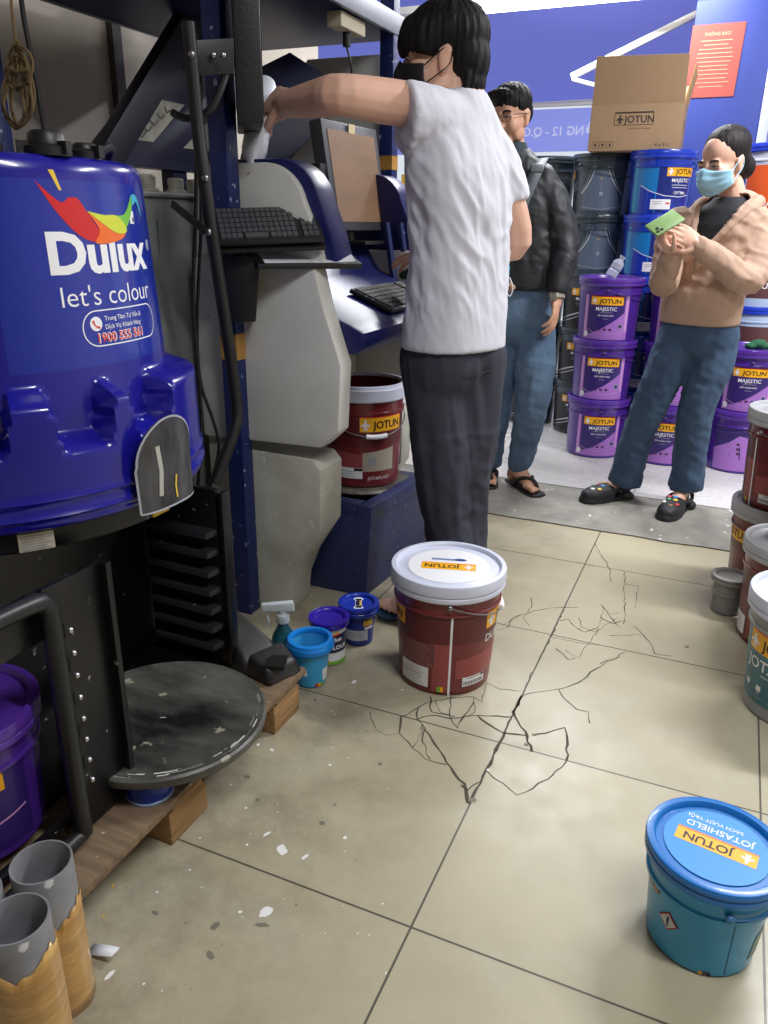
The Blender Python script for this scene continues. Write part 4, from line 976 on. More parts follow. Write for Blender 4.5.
# ================================================================== BUCKETS
def shade_list(*a): return a
def bucket(name, label, loc, rz, rt, rb, H, bm, lm, deco=None, group=None, open_=False, skirt=0.04, handle=None, cat='bucket', lidlabel=None, collar=True, hz=None):
    t = thing(name, label, cat, loc, rz, group)
    rfun = lambda z: rb + (rt - rb) * z / H
    zc = H - skirt
    prof = [(0, 0), (rb - 0.006, 0), (rb, 0.005)]
    prof += [(rfun(H * k / 8), H * k / 8) for k in range(1, 7) if H * k / 8 < zc - 0.05]
    if collar:
        prof += [(rfun(zc - 0.045), zc - 0.045), (rfun(zc) + 0.004, zc - 0.043), (rfun(zc) + 0.004, zc - 0.036), (rfun(zc), zc - 0.034)]
    if open_:
        prof += [(rfun(zc), zc)]
        q = MB(); q.lathe(prof + [(rfun(zc), H - 0.012), (rt - 0.005, H - 0.012), (rt - 0.006, zc), (rb - 0.004, 0.01), (0, 0.01)], 56)
        q.build('body', bm, t)
        q = MB(); R = rt + 0.009
        q.lathe([(rfun(zc) + 0.0005, zc), (R - 0.003, zc), (R, zc + 0.004), (R, H - 0.014), (R - 0.003, H - 0.010), (R - 0.004, H - 0.002), (R - 0.008, H), (rt - 0.006, H), (rt - 0.008, H - 0.003), (rt - 0.008, H - 0.012), (rt - 0.0045, H - 0.012), (rfun(zc) + 0.0005, zc)], 56)
        q.build('rim', lm, t)
    else:
        q = MB(); q.lathe(prof + [(rfun(zc), zc), (rt, H - 0.013), (0, H - 0.013)], 56); q.build('body', bm, t)
        q = MB(); R = rt + 0.010
        q.lathe([(rt - 0.004, zc - 0.001), (R - 0.003, zc - 0.001), (R, zc + 0.003), (R, zc + 0.012), (R - 0.002, zc + 0.014), (R - 0.002, zc + 0.018), (R + 0.001, zc + 0.02), (R + 0.001, H - 0.006), (R - 0.001, H - 0.001), (R - 0.005, H), (R - 0.013, H), (R - 0.016, H - 0.003), (R - 0.018, H - 0.010), (R * 0.72, H - 0.010), (R * 0.70, H - 0.008), (0, H - 0.008), (0, H - 0.012), (rt - 0.004, H - 0.012), (rt - 0.004, zc - 0.001)], 56)
        lid = q.build('lid', lm, t)
        if lidlabel:
            d = Decal(); lidlabel(d); d.build('lid_label', flat_map((0, 0, H - 0.0078), (1, 0, 0), (0, 1, 0), (0, 0, 1)), lid, None, None, 0.0004)
    if deco:
        d = Decal(); deco(d); d.build('label', cyl_map(lambda z: rfun(z) + 0.0003, 0.0), t, du=max(0.0055, 0.1 * rt), dv=None, eps=0.0005)
    if handle:
        a0, drop, grip, hm = handle
        z0 = hz or (zc - 0.02); pts = []
        for k in range(25):
            ph = math.radians(-90 + 180 * k / 24); z = z0 - drop * math.cos(ph); r = rfun(z) + 0.009
            a = math.radians(a0) + ph; pts.append((r * math.cos(a), r * math.sin(a), z))
        q = MB(); q.tube(pts, 0.0022, 6)
        for p in (pts[0], pts[-1]): q.ell(p, (0.008, 0.008, 0.008), n=6)
        h = q.build('handle', WIRE if not hm else hm, t)
        if grip:
            q = MB(); q.tube(pts[10:15], 0.0085, 10); q.build('grip', grip, h)
    return t
def txt_lines(d, u, v, w, n, m, gap=0.006, h=0.0022, layer=3):
    for k in range(n):
        ww = w * random.uniform(0.6, 1.0); d.rect(u - ww / 2, v - k * gap, u + ww / 2, v - k * gap + h, m, layer)
PUR = mat('purple_plastic', (74, 38, 140), 0.25, coat=0.3); PURL = mat('purple_lid', (84, 46, 150), 0.25, coat=0.3)
LIL = mat('lilac_print', (164, 110, 196), 0.3); PNK = mat('pink_print', (206, 150, 214), 0.3); IND = mat('indigo_print', (50, 30, 108), 0.3)
def deco_purple(d):
    H = 0.33
    d.rect(-0.145, 0.012, 0.125, 0.238, PUR, 0)
    d.rect(-0.118, 0.014, 0.118, 0.242, LIL, 1); d.rect(-0.118, 0.014, -0.104, 0.242, PNK, 2); d.rect(0.100, 0.06, 0.114, 0.242, PNK, 2)
    top = [(-0.096, 0.242), (0.094, 0.242), (0.094, 0.175)]
    cur = [(0.094 - 0.19 * k / 10, 0.15 - 0.075 * math.sin(k / 10 * 1.5) - 0.004 * k) for k in range(11)]
    d.poly([(-0.098, 0.242), (0.096, 0.242)] + cur, IND, 2)
    d.brand(0.0, 0.208, 0.165, 0.04, 3)
    d.text('MAJESTIC', 0.0, 0.160, 0.0185, WHITE, 3, 0.01)
    txt_lines(d, 0.0, 0.150, 0.09, 1, GREY); d.text('ĐẸP HOÀN HẢO', 0.0, 0.132, 0.0075, WHITE, 3, 0.01); txt_lines(d, 0, 0.118, 0.03, 1, GREY)
    for k in range(3): d.oval(-0.028 + 0.028 * k, 0.066, 0.008, 0.006, mat('label_dot', (70, 36, 70), 0.4), 3, 12)
    d.oval(0.078, 0.083, 0.013, 0.013, GREY, 3, 14); d.oval(0.078, 0.083, 0.009, 0.009, IND, 4, 14)
    d.oval(-0.10, 0.04, 0.012, 0.014, WHITE, 3, 10); d.rect(-0.112, 0.024, -0.09, 0.036, WHITE, 3)
    d.ribbon([(-0.118, 0.075), (-0.06, 0.05), (0.0, 0.04), (0.06, 0.045), (0.118, 0.06)], 0.002, PNK, 3)
    d.ribbon([(-0.118, 0.055), (-0.06, 0.034), (0.0, 0.024), (0.118, 0.03)], 0.0015, PNK, 3)
    # back of the label: lilac field with icons
    d.rect(0.24, 0.014, 0.46, 0.25, IND, 1); d.poly([(0.24, 0.014), (0.46, 0.014), (0.46, 0.15), (0.42, 0.19), (0.37, 0.20), (0.32, 0.16), (0.24, 0.12)], LIL, 2)
    for k in range(3): d.oval(0.365, 0.155 - 0.024 * k, 0.008, 0.008, mat('label_dot', (70, 36, 70), 0.4), 3, 12)
def phi_cam(x, y, off=0): return math.atan2(-y, -x) + off
DARK = mat('charcoal_plastic', (56, 70, 84), 0.25, coat=0.3); DARKL = mat('charcoal_lid', (48, 60, 70), 0.25, coat=0.3); SIL = mat('silver_print', (196, 202, 210), 0.3, 0.3); SLT = mat('slate_print', (90, 104, 124), 0.3)
GOLD = mat('gold_print', (214, 170, 60), 0.35)
def deco_dark(d):
    # brand face
    d.rect(-0.15, 0.02, 0.15, 0.25, mat('near_black_print', (24, 26, 34), 0.3), 1)
    d.brand(0.02, 0.215, 0.16, 0.04, 2); d.text('MAJESTIC', 0.02, 0.168, 0.017, WHITE, 2, 0.01); txt_lines(d, 0.02, 0.15, 0.1, 2, GREY, 0.012)
    d.ribbon([(-0.15, 0.05), (-0.08, 0.075), (0.0, 0.10), (0.08, 0.135), (0.14, 0.18)], [0.003, 0.006, 0.009, 0.006, 0.002], SIL, 2)
    d.ribbon([(-0.15, 0.035), (-0.05, 0.062), (0.05, 0.10), (0.14, 0.15)], [0.002, 0.004, 0.005, 0.002], SIL, 2)
    d.oval(0.02, 0.085, 0.014, 0.017, GOLD, 3, 14)
    # swoosh face, 110 degrees round
    o = 0.29
    d.poly([(o - 0.11, 0.03), (o + 0.11, 0.03), (o + 0.10, 0.10), (o + 0.05, 0.20), (o + 0.03, 0.245), (o - 0.03, 0.245), (o - 0.06, 0.19), (o - 0.11, 0.12)], SLT, 1)
    for sg in (-1, 1):
        d.ribbon([(o + sg * 0.115, 0.115), (o + sg * 0.085, 0.145), (o + sg * 0.058, 0.185), (o + sg * 0.043, 0.22), (o + sg * 0.034, 0.252)], [0.004, 0.007, 0.006, 0.004, 0.002], SIL, 2)
        d.ribbon([(o + sg * 0.11, 0.13), (o + sg * 0.07, 0.19), (o + sg * 0.05, 0.25)], [0.001, 0.002, 0.001], SIL, 2)
    d.oval(o, 0.19, 0.0045, 0.0045, GOLD, 2, 10); d.oval(o, 0.115, 0.009, 0.009, SIL, 2, 12); d.oval(o, 0.115, 0.005, 0.005, SLT, 3, 12)
    txt_lines(d, o, 0.16, 0.012, 4, GREY, 0.011, 0.002, 2)
    d.ribbon([(o - 0.12, 0.05), (o, 0.034), (o + 0.12, 0.055)], 0.0015, SIL, 2)
BLU = mat('blue_plastic', (18, 52, 170), 0.25, coat=0.3); BLUL = mat('blue_lid', (30, 62, 190), 0.25, coat=0.3); CYN = mat('cyan_print', (22, 120, 190), 0.3); DBL = mat('deep_blue_print', (14, 36, 120), 0.3)
def deco_blue(d):
    d.rect(-0.17, 0.02, -0.02, 0.255, CYN, 1); d.rect(-0.155, 0.02, -0.135, 0.255, mat('cyan_light', (50, 160, 200), 0.3), 2); d.rect(-0.02, 0.02, 0.16, 0.255, DBL, 1)
    d.brand(0.10, 0.215, 0.16, 0.045, 2); d.text('MAJESTIC', 0.10, 0.165, 0.018, WHITE, 2, 0.01); txt_lines(d, 0.10, 0.15, 0.1, 2, WHITE, 0.012); d.text('OPTIMA', 0.10, 0.108, 0.014, WHITE, 2, 0.01)
    d.ribbon([(-0.11, 0.15), (-0.05, 0.12), (0.02, 0.10), (0.10, 0.095), (0.16, 0.105)], 0.003, WHITE, 2)
    d.poly([(-0.11, 0.148), (-0.05, 0.118), (0.02, 0.098), (0.10, 0.092), (0.16, 0.10), (0.16, 0.02), (-0.11, 0.02)], BLU, 1)
    d.rect(-0.045, 0.035, 0.055, 0.083, WHITE, 3); txt_lines(d, -0.01, 0.07, 0.06, 2, GREY, 0.01, 0.003, 4)
    d.rect(0.03, 0.06, 0.05, 0.068, RED, 4)
GW = 0.001
HB_ = 0.318
# purple stacks
prot = None
PCOL = [(-0.60, 4.33, 3, ['purple bucket at the bottom of the front stack beside the jeans', 'middle purple bucket of the stack topped by a clear bottle', 'purple bucket with the clear plastic bottle on its lid']),
        (-0.235, 4.35, 3, ['purple bucket on the floor seen between the woman’s legs', 'purple bucket half hidden behind the woman, middle of its stack', 'purple bucket behind the phone hands, top of its stack']),
        (0.125, 4.37, 2, ['lilac sided purple bucket on the floor right of the woman', 'upper purple bucket right of the woman with green glove on lid'])]
def place(proto, first, label, loc, rz, group):
    o = proto if first else copy_tree(proto)
    o.location = loc; o.rotation_euler = (0, 0, rz); o['label'] = label
    return o
for ci, (x, y, n, labs) in enumerate(PCOL):
    for k in range(n):
        rz = phi_cam(x, y, {0: 0.02, 1: -0.05, 2: 0.05}[ci] + (0.10 * (2 - k) - 0.1 if ci == 0 else 0))
        if ci == 2 and k == 0: rz = phi_cam(x, y) - 0.36 / 0.155
        loc = (x, y, ZW + k * 0.311)
        if prot is None:
            prot = bucket('paint_bucket', labs[k], loc, rz, 0.160, 0.148, 0.32, PUR, PURL, deco_purple, 'purple paint buckets', handle=(90, 0.05, None, mat('purple_wire', (70, 50, 120), 0.4)))
        else: place(prot, False, labs[k], loc, rz, '')
prot = None
DCOL = [(-0.778, 4.80, 5, [None] * 5), (-1.115, 4.93, 5, [None] * 5), (-0.62, 5.135, 5, [None] * 5)]
names = ['bottom', 'second from bottom', 'middle', 'second from top', 'topmost']
for ci, (x, y, n, labs) in enumerate(DCOL):
    for k in range(n):
        lab = ['charcoal bucket, %s of the stack behind the purple stack', 'charcoal bucket, %s of the stack behind the man in black jacket', 'charcoal bucket, %s of the rearmost stack behind the blue stack'][ci] % names[k]
        rz = phi_cam(x, y) - (0.29 / 0.15 if k >= 3 else 0.0) + (-0.35 if k < 3 else 0.12 - 0.1 * (k - 3)) + (0.5 if ci == 1 and k < 3 else 0)
        loc = (x, y, ZW + k * 0.309)
        if prot is None: prot = bucket('paint_bucket', lab, loc, rz, 0.158, 0.148, 0.318, DARK, DARKL, deco_dark, 'charcoal paint buckets', handle=(150, 0.06, None, mat('dark_wire', (60, 66, 72), 0.4)))
        else: place(prot, False, lab, loc, rz, '')
prot = None
for k in range(5):
    x, y = -0.452, 4.655
    lab = 'blue bucket, %s of the stack under the right end of the carton' % names[k]
    loc = (x, y, ZW + k * 0.309); rz = phi_cam(x, y) + 0.04
    if prot is None: prot = bucket('paint_bucket', lab, loc, rz, 0.160, 0.148, 0.318, BLU, BLUL, deco_blue, 'blue paint buckets', handle=(160, 0.05, None, mat('blue_wire', (60, 100, 190), 0.4)))
    else: place(prot, False, lab, loc, rz, '')
# stack right of the pillar
ORB = mat('orange_plastic', (232, 96, 40), 0.3); WHP = mat('white_plastic', (214, 220, 234), 0.35); LBL = mat('pale_blue_plastic', (180, 200, 226), 0.3)
def deco_orange(d):
    d.rect(-0.16, 0.03, 0.16, 0.30, ORB, 1); d.rect(0.0, 0.19, 0.10, 0.27, YELLOW, 2); d.penguin(0.05, 0.198, 0.065, WHITE, 3)
    d.text('JOTUN', 0.05, 0.155, 0.02, WHITE, 2, 0.01); d.text('GARDEX', 0.05, 0.105, 0.03, WHITE, 2, 0.02)
def deco_white(d):
    d.rect(-0.16, 0.05, 0.16, 0.30, mat('brown_print', (96, 60, 62), 0.4), 1); d.ribbon([(-0.16, 0.24), (0, 0.2), (0.16, 0.23)], 0.006, SIL, 2)
    d.text('JOTUN', 0.0, 0.1, 0.03, WHITE, 2, 0.02)
xh, yh = 0.115, 4.80
for k in range(4):
    bucket('paint_bucket', ['pale bucket with blue lid hidden low behind the lilac bucket', 'pale bucket with blue lid behind the green glove', 'pale bucket with brown label at the woman’s elbow', ''][k], (xh, yh, ZW + k * 0.395), phi_cam(xh, yh), 0.162, 0.150, 0.403, LBL, BLUL, deco_white, 'pale buckets with blue lids', handle=None) if k < 3 else None
bucket('paint_bucket', 'orange bucket with blue lid beside the woman’s hair bun', (xh, yh, ZW + 3 * 0.395), phi_cam(xh, yh) - 0.25, 0.162, 0.150, 0.403, WHP, BLUL, deco_orange, None)
t = thing('glove', 'green glove lying on the right purple bucket lid', 'glove', (0.14, 4.33, ZW + 0.311 + 0.3125))
q = MB(); q.ell((0, 0, 0.022), (0.042, 0.04, 0.026)); q.ell((0.04, -0.01, 0.015), (0.04, 0.026, 0.015)); q.ell((-0.035, -0.02, 0.014), (0.03, 0.026, 0.016))
for a in (-0.5, -0.1, 0.3): q.tube([(0.04, 0.0, 0.012), (0.04 + 0.06 * math.cos(a), 0.06 * math.sin(a), 0.009)], 0.0085, 8)
me = voxel(q, 0.006); displace(me, lambda p: 0.004 * noise.noise(p * 40)); finish('cloth', me, mat('green_knit', (30, 92, 58), 0.8), t)
# clear bottle lying on the purple stack
t = thing('plastic_bottle', 'crumpled clear plastic bottle on the topmost purple bucket', 'bottle', (-0.60, 4.26, ZW + 2 * 0.311 + 0.3125))
q = MB(); prof = [(0, 0), (0.022, 0), (0.026, 0.006), (0.026, 0.04), (0.022, 0.05), (0.026, 0.06), (0.026, 0.095), (0.020, 0.115), (0.011, 0.128), (0.011, 0.14), (0.013, 0.141), (0.013, 0.155), (0, 0.155)]
q.lathe([(r_ * 1.15, z_ * 0.72) for r_, z_ in prof], 20); Mt = Matrix.Rotation(math.radians(20), 3, 'Z') @ Matrix.Rotation(math.radians(28), 3, 'Y')
q.v = [Mt @ (p + 0.003 * V((noise.noise(p * 60), noise.noise(p * 60 + V((5, 0, 0))), 0))) for p in q.v]; mz = min(p.z for p in q.v); q.v = [p - V((0, 0, mz)) for p in q.v]
q.build('body', CLEAR, t, sharp=20)

# carton
CARD = mat('cardboard', (170, 140, 108), 0.75, var=0.05, scale=4, bump=0.05, bscale=60); CARD_LIT = mat('cardboard_lit', (196, 160, 106), 0.75); INK = mat('carton_ink', (60, 50, 48), 0.7)
bx = thing('cardboard_box', 'open brown cardboard box on top of the charcoal and blue stacks', 'box', (-0.605, 4.70, ZW + 5 * 0.309 + 0.009), 0.03)
W2, D2, HH, th = 0.225, 0.16, 0.215, 0.005
for nm_, c, s in (('side_panel', (0, -D2, HH / 2), (2 * W2, th, HH)), ('side_panel', (0, D2, HH / 2), (2 * W2, th, HH)), ('end_panel', (-W2, 0, HH / 2), (th, 2 * D2, HH)), ('end_panel', (W2, 0, HH / 2), (th, 2 * D2, HH)), ('bottom_panel', (0, 0, th / 2), (2 * W2, 2 * D2, th))):
    q = MB(); q.box(c, s); o = q.build(nm_, CARD, bx, 0.0015)
    if nm_ == 'side_panel' and c[1] < 0:
        d = Decal(); d.rrect(-0.105, 0.118, 0.085, 0.172, 0.003, 0.003, INK, 1); d.rect(-0.105, 0.172, 0.085, 0.178, INK, 1); d.penguin(-0.078, 0.124, 0.042, INK, 1); d.text('JOTUN', 0.015, 0.128, 0.033, INK, 1, 0.02)
        d.text('Jotun Protects Property', 0.02, 0.098, 0.008, INK, 1); d.text('4 x 5 L', 0.14, 0.018, 0.014, INK, 1, 0.01, sx=1.3)
        for k in range(3):
            d.rrect(-0.205 + k * 0.037, 0.012, -0.175 + k * 0.037, 0.042, 0.002, 0.002, INK, 1); d.text(('7', '0', '6')[k] if False else '', 0, 0, 0.01, INK, 1)
            d.oval(-0.19 + k * 0.037, 0.027, 0.006, 0.008, INK, 1, 8)
        d.build('print', flat_map((0, -D2 - th / 2, 0), (1, 0, 0), (0, 0, 1), (0, -1, 0)), o, None, None)
    if nm_ == 'end_panel' and c[0] > 0:
        d = Decal(); d.oval(0.0, 0.13, 0.02, 0.03, INK, 1); d.rect(-0.01, 0.15, 0.012, 0.19, WHITE, 2); d.build('hand_hole', flat_map((W2 + th / 2, 0, 0), (0, 1, 0), (0, 0, 1), (1, 0, 0)), o, None, None)
q = MB(); q.hexa([(-W2, -D2 - 0.003, HH), (W2, -D2 - 0.003, HH), (W2, -D2 + 0.002, HH), (-W2, -D2 + 0.002, HH), (-W2 + 0.004, -D2 - 0.03, HH + 0.215), (W2 - 0.004, -D2 - 0.03, HH + 0.205), (W2 - 0.004, -D2 - 0.025, HH + 0.205), (-W2 + 0.004, -D2 - 0.025, HH + 0.215)]); q.build('flap', CARD, bx, 0.001)
q = MB(); q.hexa([(W2 - 0.002, -D2, HH), (W2 + 0.003, -D2, HH), (W2 + 0.003, D2, HH), (W2 - 0.002, D2, HH), (W2 + 0.025, -D2 + 0.03, HH + 0.165), (W2 + 0.03, -D2 + 0.03, HH + 0.165), (W2 + 0.03, D2, HH + 0.165), (W2 + 0.025, D2, HH + 0.165)]); q.build('flap', CARD_LIT, bx, 0.001)  # right flap: light on its outer face put into a paler, yellower colour
q = MB(); q.hexa([(-W2, D2 - 0.003, HH), (W2, D2 - 0.003, HH), (W2, D2 + 0.003, HH), (-W2, D2 + 0.003, HH), (-W2, D2 + 0.05, HH + 0.12), (W2, D2 + 0.05, HH + 0.12), (W2, D2 + 0.055, HH + 0.12), (-W2, D2 + 0.055, HH + 0.12)]); q.build('flap', CARD, bx, 0.001)

# ---- red buckets
REDB = mat('wine_plastic', (112, 36, 40), 0.28, coat=0.2); ROSE = mat('rose_print', (150, 70, 70), 0.35); DRED = mat('dark_wine_print', (92, 26, 32), 0.35)
LIDW = mat('lilac_white_plastic', (208, 212, 230), 0.35); LIDG = mat('grey_lid_plastic', (176, 178, 182), 0.4)
def deco_red(d):
    d.rect(-0.40, 0.012, 0.40, 0.235, REDB, 1); d.rect(-0.40, 0.165, 0.40, 0.245, DRED, 2)
    d.rect(0.02, 0.055, 0.20, 0.115, ROSE, 2); d.poly([(0.02, 0.115), (0.20, 0.115), (0.20, 0.135), (0.12, 0.128)], ROSE, 2)
    d.rect(-0.045, 0.012, 0.0, 0.165, ROSE, 2)
    d.rect(0.0, 0.0, 0.006, 0.262, WHITE, 3)                        # pale seam
    txt_lines(d, -0.095, 0.155, 0.10, 10, mat('rose_text', (176, 120, 118), 0.5), 0.0072, 0.0016, 4); d.rect(-0.155, 0.088, -0.04, 0.162, mat('mauve_print', (112, 62, 64), 0.4), 3)
    d.rect(-0.150, 0.022, -0.055, 0.086, WHITE, 4); txt_lines(d, -0.104, 0.078, 0.08, 8, GREY, 0.007, 0.0012, 5); d.rect(-0.145, 0.058, -0.08, 0.0595, RED, 5)
    d.rect(0.04, 0.028, 0.115, 0.058, WHITE, 4)
    for k in range(14): d.rect(0.044 + 0.0048 * k, 0.032, 0.0462 + 0.0048 * k, 0.044, BLACK, 5)
    txt_lines(d, 0.078, 0.052, 0.06, 1, GREY, 0.006, 0.003, 5); d.rect(0.10, 0.05, 0.114, 0.057, BLACK, 5)
    d.rect(-0.03, 0.013, -0.02, 0.03, GREENP, 4); d.rect(-0.02, 0.013, -0.012, 0.03, YELLOW, 4)
    d.brand(0.205, 0.222, 0.19, 0.052, 3); d.text('DURAPLAST', 0.20, 0.155, 0.024, WHITE, 3, 0.0)
    d.brand(-0.235, 0.222, 0.19, 0.052, 3)
def lid_red(d):
    d.oval(0, 0, 0.112, 0.112, WHITE, 0, 40)
    d.rect(-0.075, -0.012, 0.075, 0.028, YELLOW, 1); d.rect(-0.075, -0.016, 0.075, -0.012, ORANGE, 1)
    d.text('JOTUN', 0.017, -0.003, 0.022, BLACK, 2, 0.02); d.penguin(-0.055, -0.006, 0.03, WHITE, 2)
    d.rect(-0.03, -0.045, 0.05, -0.033, mat('lid_blue_print', (120, 140, 180), 0.4), 1); d.oval(-0.03, -0.04, 0.018, 0.008, mat('lid_navy_print', (40, 70, 140), 0.4), 2)
cx_, cy_ = -0.612, 1.868
lr = bucket('paint_bucket', 'wine red bucket with white lid standing alone on the cracked tiles', (cx_, cy_, 0), phi_cam(cx_, cy_, 0.09), 0.149, 0.128, 0.345, REDB, LIDW, deco_red, None, skirt=0.05, handle=(88, 0.055, WHITE, None), lidlabel=None, hz=0.285)
d = Decal(); lid_red(d)
rr = 3.14 + phi_cam(0, 0) if False else 0
lidpart = [c for c in lr.children if c.name.startswith('lid')][0]
ang = math.radians(196) - lr.rotation_euler.z
d.build('lid_label', flat_map((0, 0, 0.345 - 0.0078), (math.cos(ang), math.sin(ang), 0), (-math.sin(ang), math.cos(ang), 0), (0, 0, 1)), lidpart, None, None, 0.0004)
def deco_red2(d):
    d.rect(-0.40, 0.012, 0.40, 0.245, REDB, 1); d.rect(-0.40, 0.15, 0.40, 0.255, DRED, 2)
    d.poly([(-0.16, 0.135), (0.02, 0.125), (0.12, 0.14), (0.12, 0.06), (-0.16, 0.06)], ROSE, 2); d.poly([(0.0, 0.13), (0.12, 0.145), (0.12, 0.062), (0.0, 0.062)], mat('room_print', (170, 162, 148), 0.4), 3)
    d.rect(0.02, 0.085, 0.05, 0.115, GREY, 4)
    d.rect(-0.105, 0.035, 0.0, 0.075, WHITE, 4); txt_lines(d, -0.06, 0.06, 0.08, 3, GREY, 0.009, 0.002, 5); d.rect(-0.03, 0.064, 0.0, 0.074, BLACK, 5)
    d.brand(0.075, 0.232, 0.17, 0.05, 3); d.text('JOTAPLAST', 0.06, 0.03, 0.012, WHITE, 4)
bucket('paint_bucket', 'open wine red bucket on the round scale of the tinting machine', (-1.165, 2.49, RZ), phi_cam(-1.165, 2.49, -0.02), 0.145, 0.128, 0.365, REDB, LIDW, deco_red2, None, True, 0.055, (20, 0.07, WHITE, None), hz=0.26)
RB = [(0.295, 2.50, 0, 'wine red bucket on the floor behind the teal bucket', -0.5), (0.33, 2.50, 1, 'wine red bucket stacked above the teal bucket at the right edge', 0.2), (0.255, 2.87, 0, 'wine red bucket on the floor behind the small grey pail', 0.55), (0.255, 2.87, 1, 'wine red bucket with grey lid, uppermost at the right edge', -0.9)]
prot = None
for x, y, k, lab, ro in RB:
    loc = (x, y, k * 0.326); rz = phi_cam(x, y, ro)
    if prot is None: prot = bucket('paint_bucket', lab, loc, rz, 0.146, 0.126, 0.334, REDB, LIDG, deco_red, 'wine red buckets at the right edge', skirt=0.048, handle=(100, 0.05, WHITE, None))
    else: place(prot, False, lab, loc, rz, '')
TEAL = mat('teal_print', (58, 112, 124), 0.35)
def deco_teal(d):
    d.rect(-0.40, 0.04, 0.40, 0.265, TEAL, 1); d.brand(-0.02, 0.215, 0.19, 0.056, 2); d.rect(-0.40, 0.247, 0.40, 0.265, mat('slate_band', (90, 100, 120), 0.4), 2)
    d.text('JOTAPLAST', 0.0, 0.14, 0.032, WHITE, 2, 0.015); txt_lines(d, 0.0, 0.125, 0.12, 1, WHITE)
    for k in range(5):
        u = -0.10 + 0.045 * k; d.rect(u - 0.008, 0.078, u + 0.008, 0.094, WHITE, 2); d.rect(u - 0.004, 0.066, u + 0.004, 0.078, GREY, 2); d.rect(u - 0.014, 0.056, u + 0.014, 0.059, GREY, 2)
bucket('paint_bucket', 'grey bucket with teal label at the right edge of the floor', (0.312, 2.09, 0), phi_cam(0.312, 2.09, -0.30), 0.15, 0.124, 0.345, mat('pale_grey_plastic', (150, 152, 154), 0.4), LIDW, deco_teal, None, skirt=0.05, handle=(110, 0.05, WHITE, None))
bucket('grey_pail', 'small grey pail on the floor left of the wine red buckets', (0.13, 2.63, 0), 0, 0.052, 0.046, 0.135, mat('grey_pail_plastic', (132, 132, 130), 0.55), mat('grey_pail_lid', (142, 142, 140), 0.55), None, None, skirt=0.022, cat='pail')
JSB = mat('shield_blue', (44, 152, 204), 0.3, coat=0.2); JSL = mat('shield_lid_blue', (16, 112, 192), 0.3, coat=0.2); SKY = mat('shield_lid_print', (44, 142, 214), 0.42)
def deco_js(d):
    d.text('JOTUN', -0.135, 0.125, 0.026, BLACK, 2, 0.02); d.rect(-0.19, 0.118, -0.082, 0.158, mat('ochre_print', (160, 110, 40), 0.4), 1)
    u, v, s = -0.052, 0.085, 0.022
    for k, (m, f) in enumerate(((BLACK, 1.0), (RED, 0.92), (mat('diamond_grey', (200, 205, 210), 0.4), 0.78))): d.poly([(u, v - s * f), (u + s * f * 0.95, v), (u, v + s * f), (u - s * f * 0.95, v)], m, 1 + k)
    d.rect(u - 0.0022, v - 0.004, u + 0.0022, v + 0.011, BLACK, 4); d.oval(u, v - 0.0085, 0.0024, 0.0024, BLACK, 4, 10)
    for k, m in enumerate((YELLOW, mat('brown_print', (96, 60, 62), 0.4), BLACK)): d.rect(0.012 + 0.007 * k, 0.004, 0.018 + 0.007 * k, 0.012, m, 1)
    d.rect(0.055, 0.01, 0.0565, 0.15, mat('seam_teal', (30, 84, 110), 0.4), 1); d.poly([(0.10, 0.03), (0.14, 0.03), (0.14, 0.10), (0.11, 0.085)], mat('green_grey_print', (110, 130, 120), 0.4), 1)
jx, jy = 0.116, 1.222
js = bucket('paint_bucket', 'bright blue bucket with printed lid at the lower right corner', (jx, jy, 0), phi_cam(jx, jy, 0.0), 0.108, 0.093, 0.212, JSB, JSL, deco_js, None, skirt=0.03, handle=(112, 0.012, None, mat('blue_bail', (60, 110, 160), 0.4)), hz=0.158)
d = Decal(); d.oval(0, 0, 0.088, 0.088, SKY, 0, 40)
d.rect(-0.068, -0.014, 0.068, 0.018, YELLOW, 1); d.rect(-0.068, -0.018, 0.068, -0.014, ORANGE, 1); d.text('JOTUN', 0.012, -0.006, 0.019, BLACK, 2, 0.02); d.penguin(-0.052, -0.009, 0.024, WHITE, 2)
d.text('JOTASHIELD', 0.0, -0.042, 0.015, WHITE, 1, 0.012); d.text('SẠCH VƯỢT TRỘI', 0.012, -0.060, 0.0085, WHITE, 1, 0.01)
lidpart = [c for c in js.children if c.name.startswith('lid')][0]
ang = math.radians(170) - js.rotation_euler.z
d.build('lid_label', flat_map((0, 0, 0.212 - 0.0078), (math.cos(ang), math.sin(ang), 0), (-math.sin(ang), math.cos(ang), 0), (0, 0, 1)), lidpart, None, None, 0.0003)
# small pots
CY1 = mat('cyan_pot', (60, 160, 216), 0.3); CY2 = mat('cyan_pot_rim', (20, 130, 220), 0.3)
def deco_cy(d):
    d.rect(-0.02, 0.055, -0.012, 0.068, WHITE, 1); d.poly([(-0.024, 0.05), (-0.016, 0.058), (-0.008, 0.05), (-0.016, 0.042)], WHITE, 2)
    d.rect(0.035, 0.02, 0.06, 0.06, WHITE, 1)
    for k, m in enumerate((RED, YELLOW, GREENP)): d.rect(0.012 + 0.008 * k, 0.006, 0.02 + 0.008 * k, 0.016, m, 1)
bucket('paint_pot', 'open sky blue pot, nearest of three small pots by the plinth', (-0.938, 1.66, 0), phi_cam(-.938, 1.66), 0.058, 0.042, 0.142, CY1, CY2, deco_cy, 'small paint pots by the plinth', True, 0.03, cat='pot', collar=False)
WHT = mat('white_pot', (228, 228, 232), 0.35)
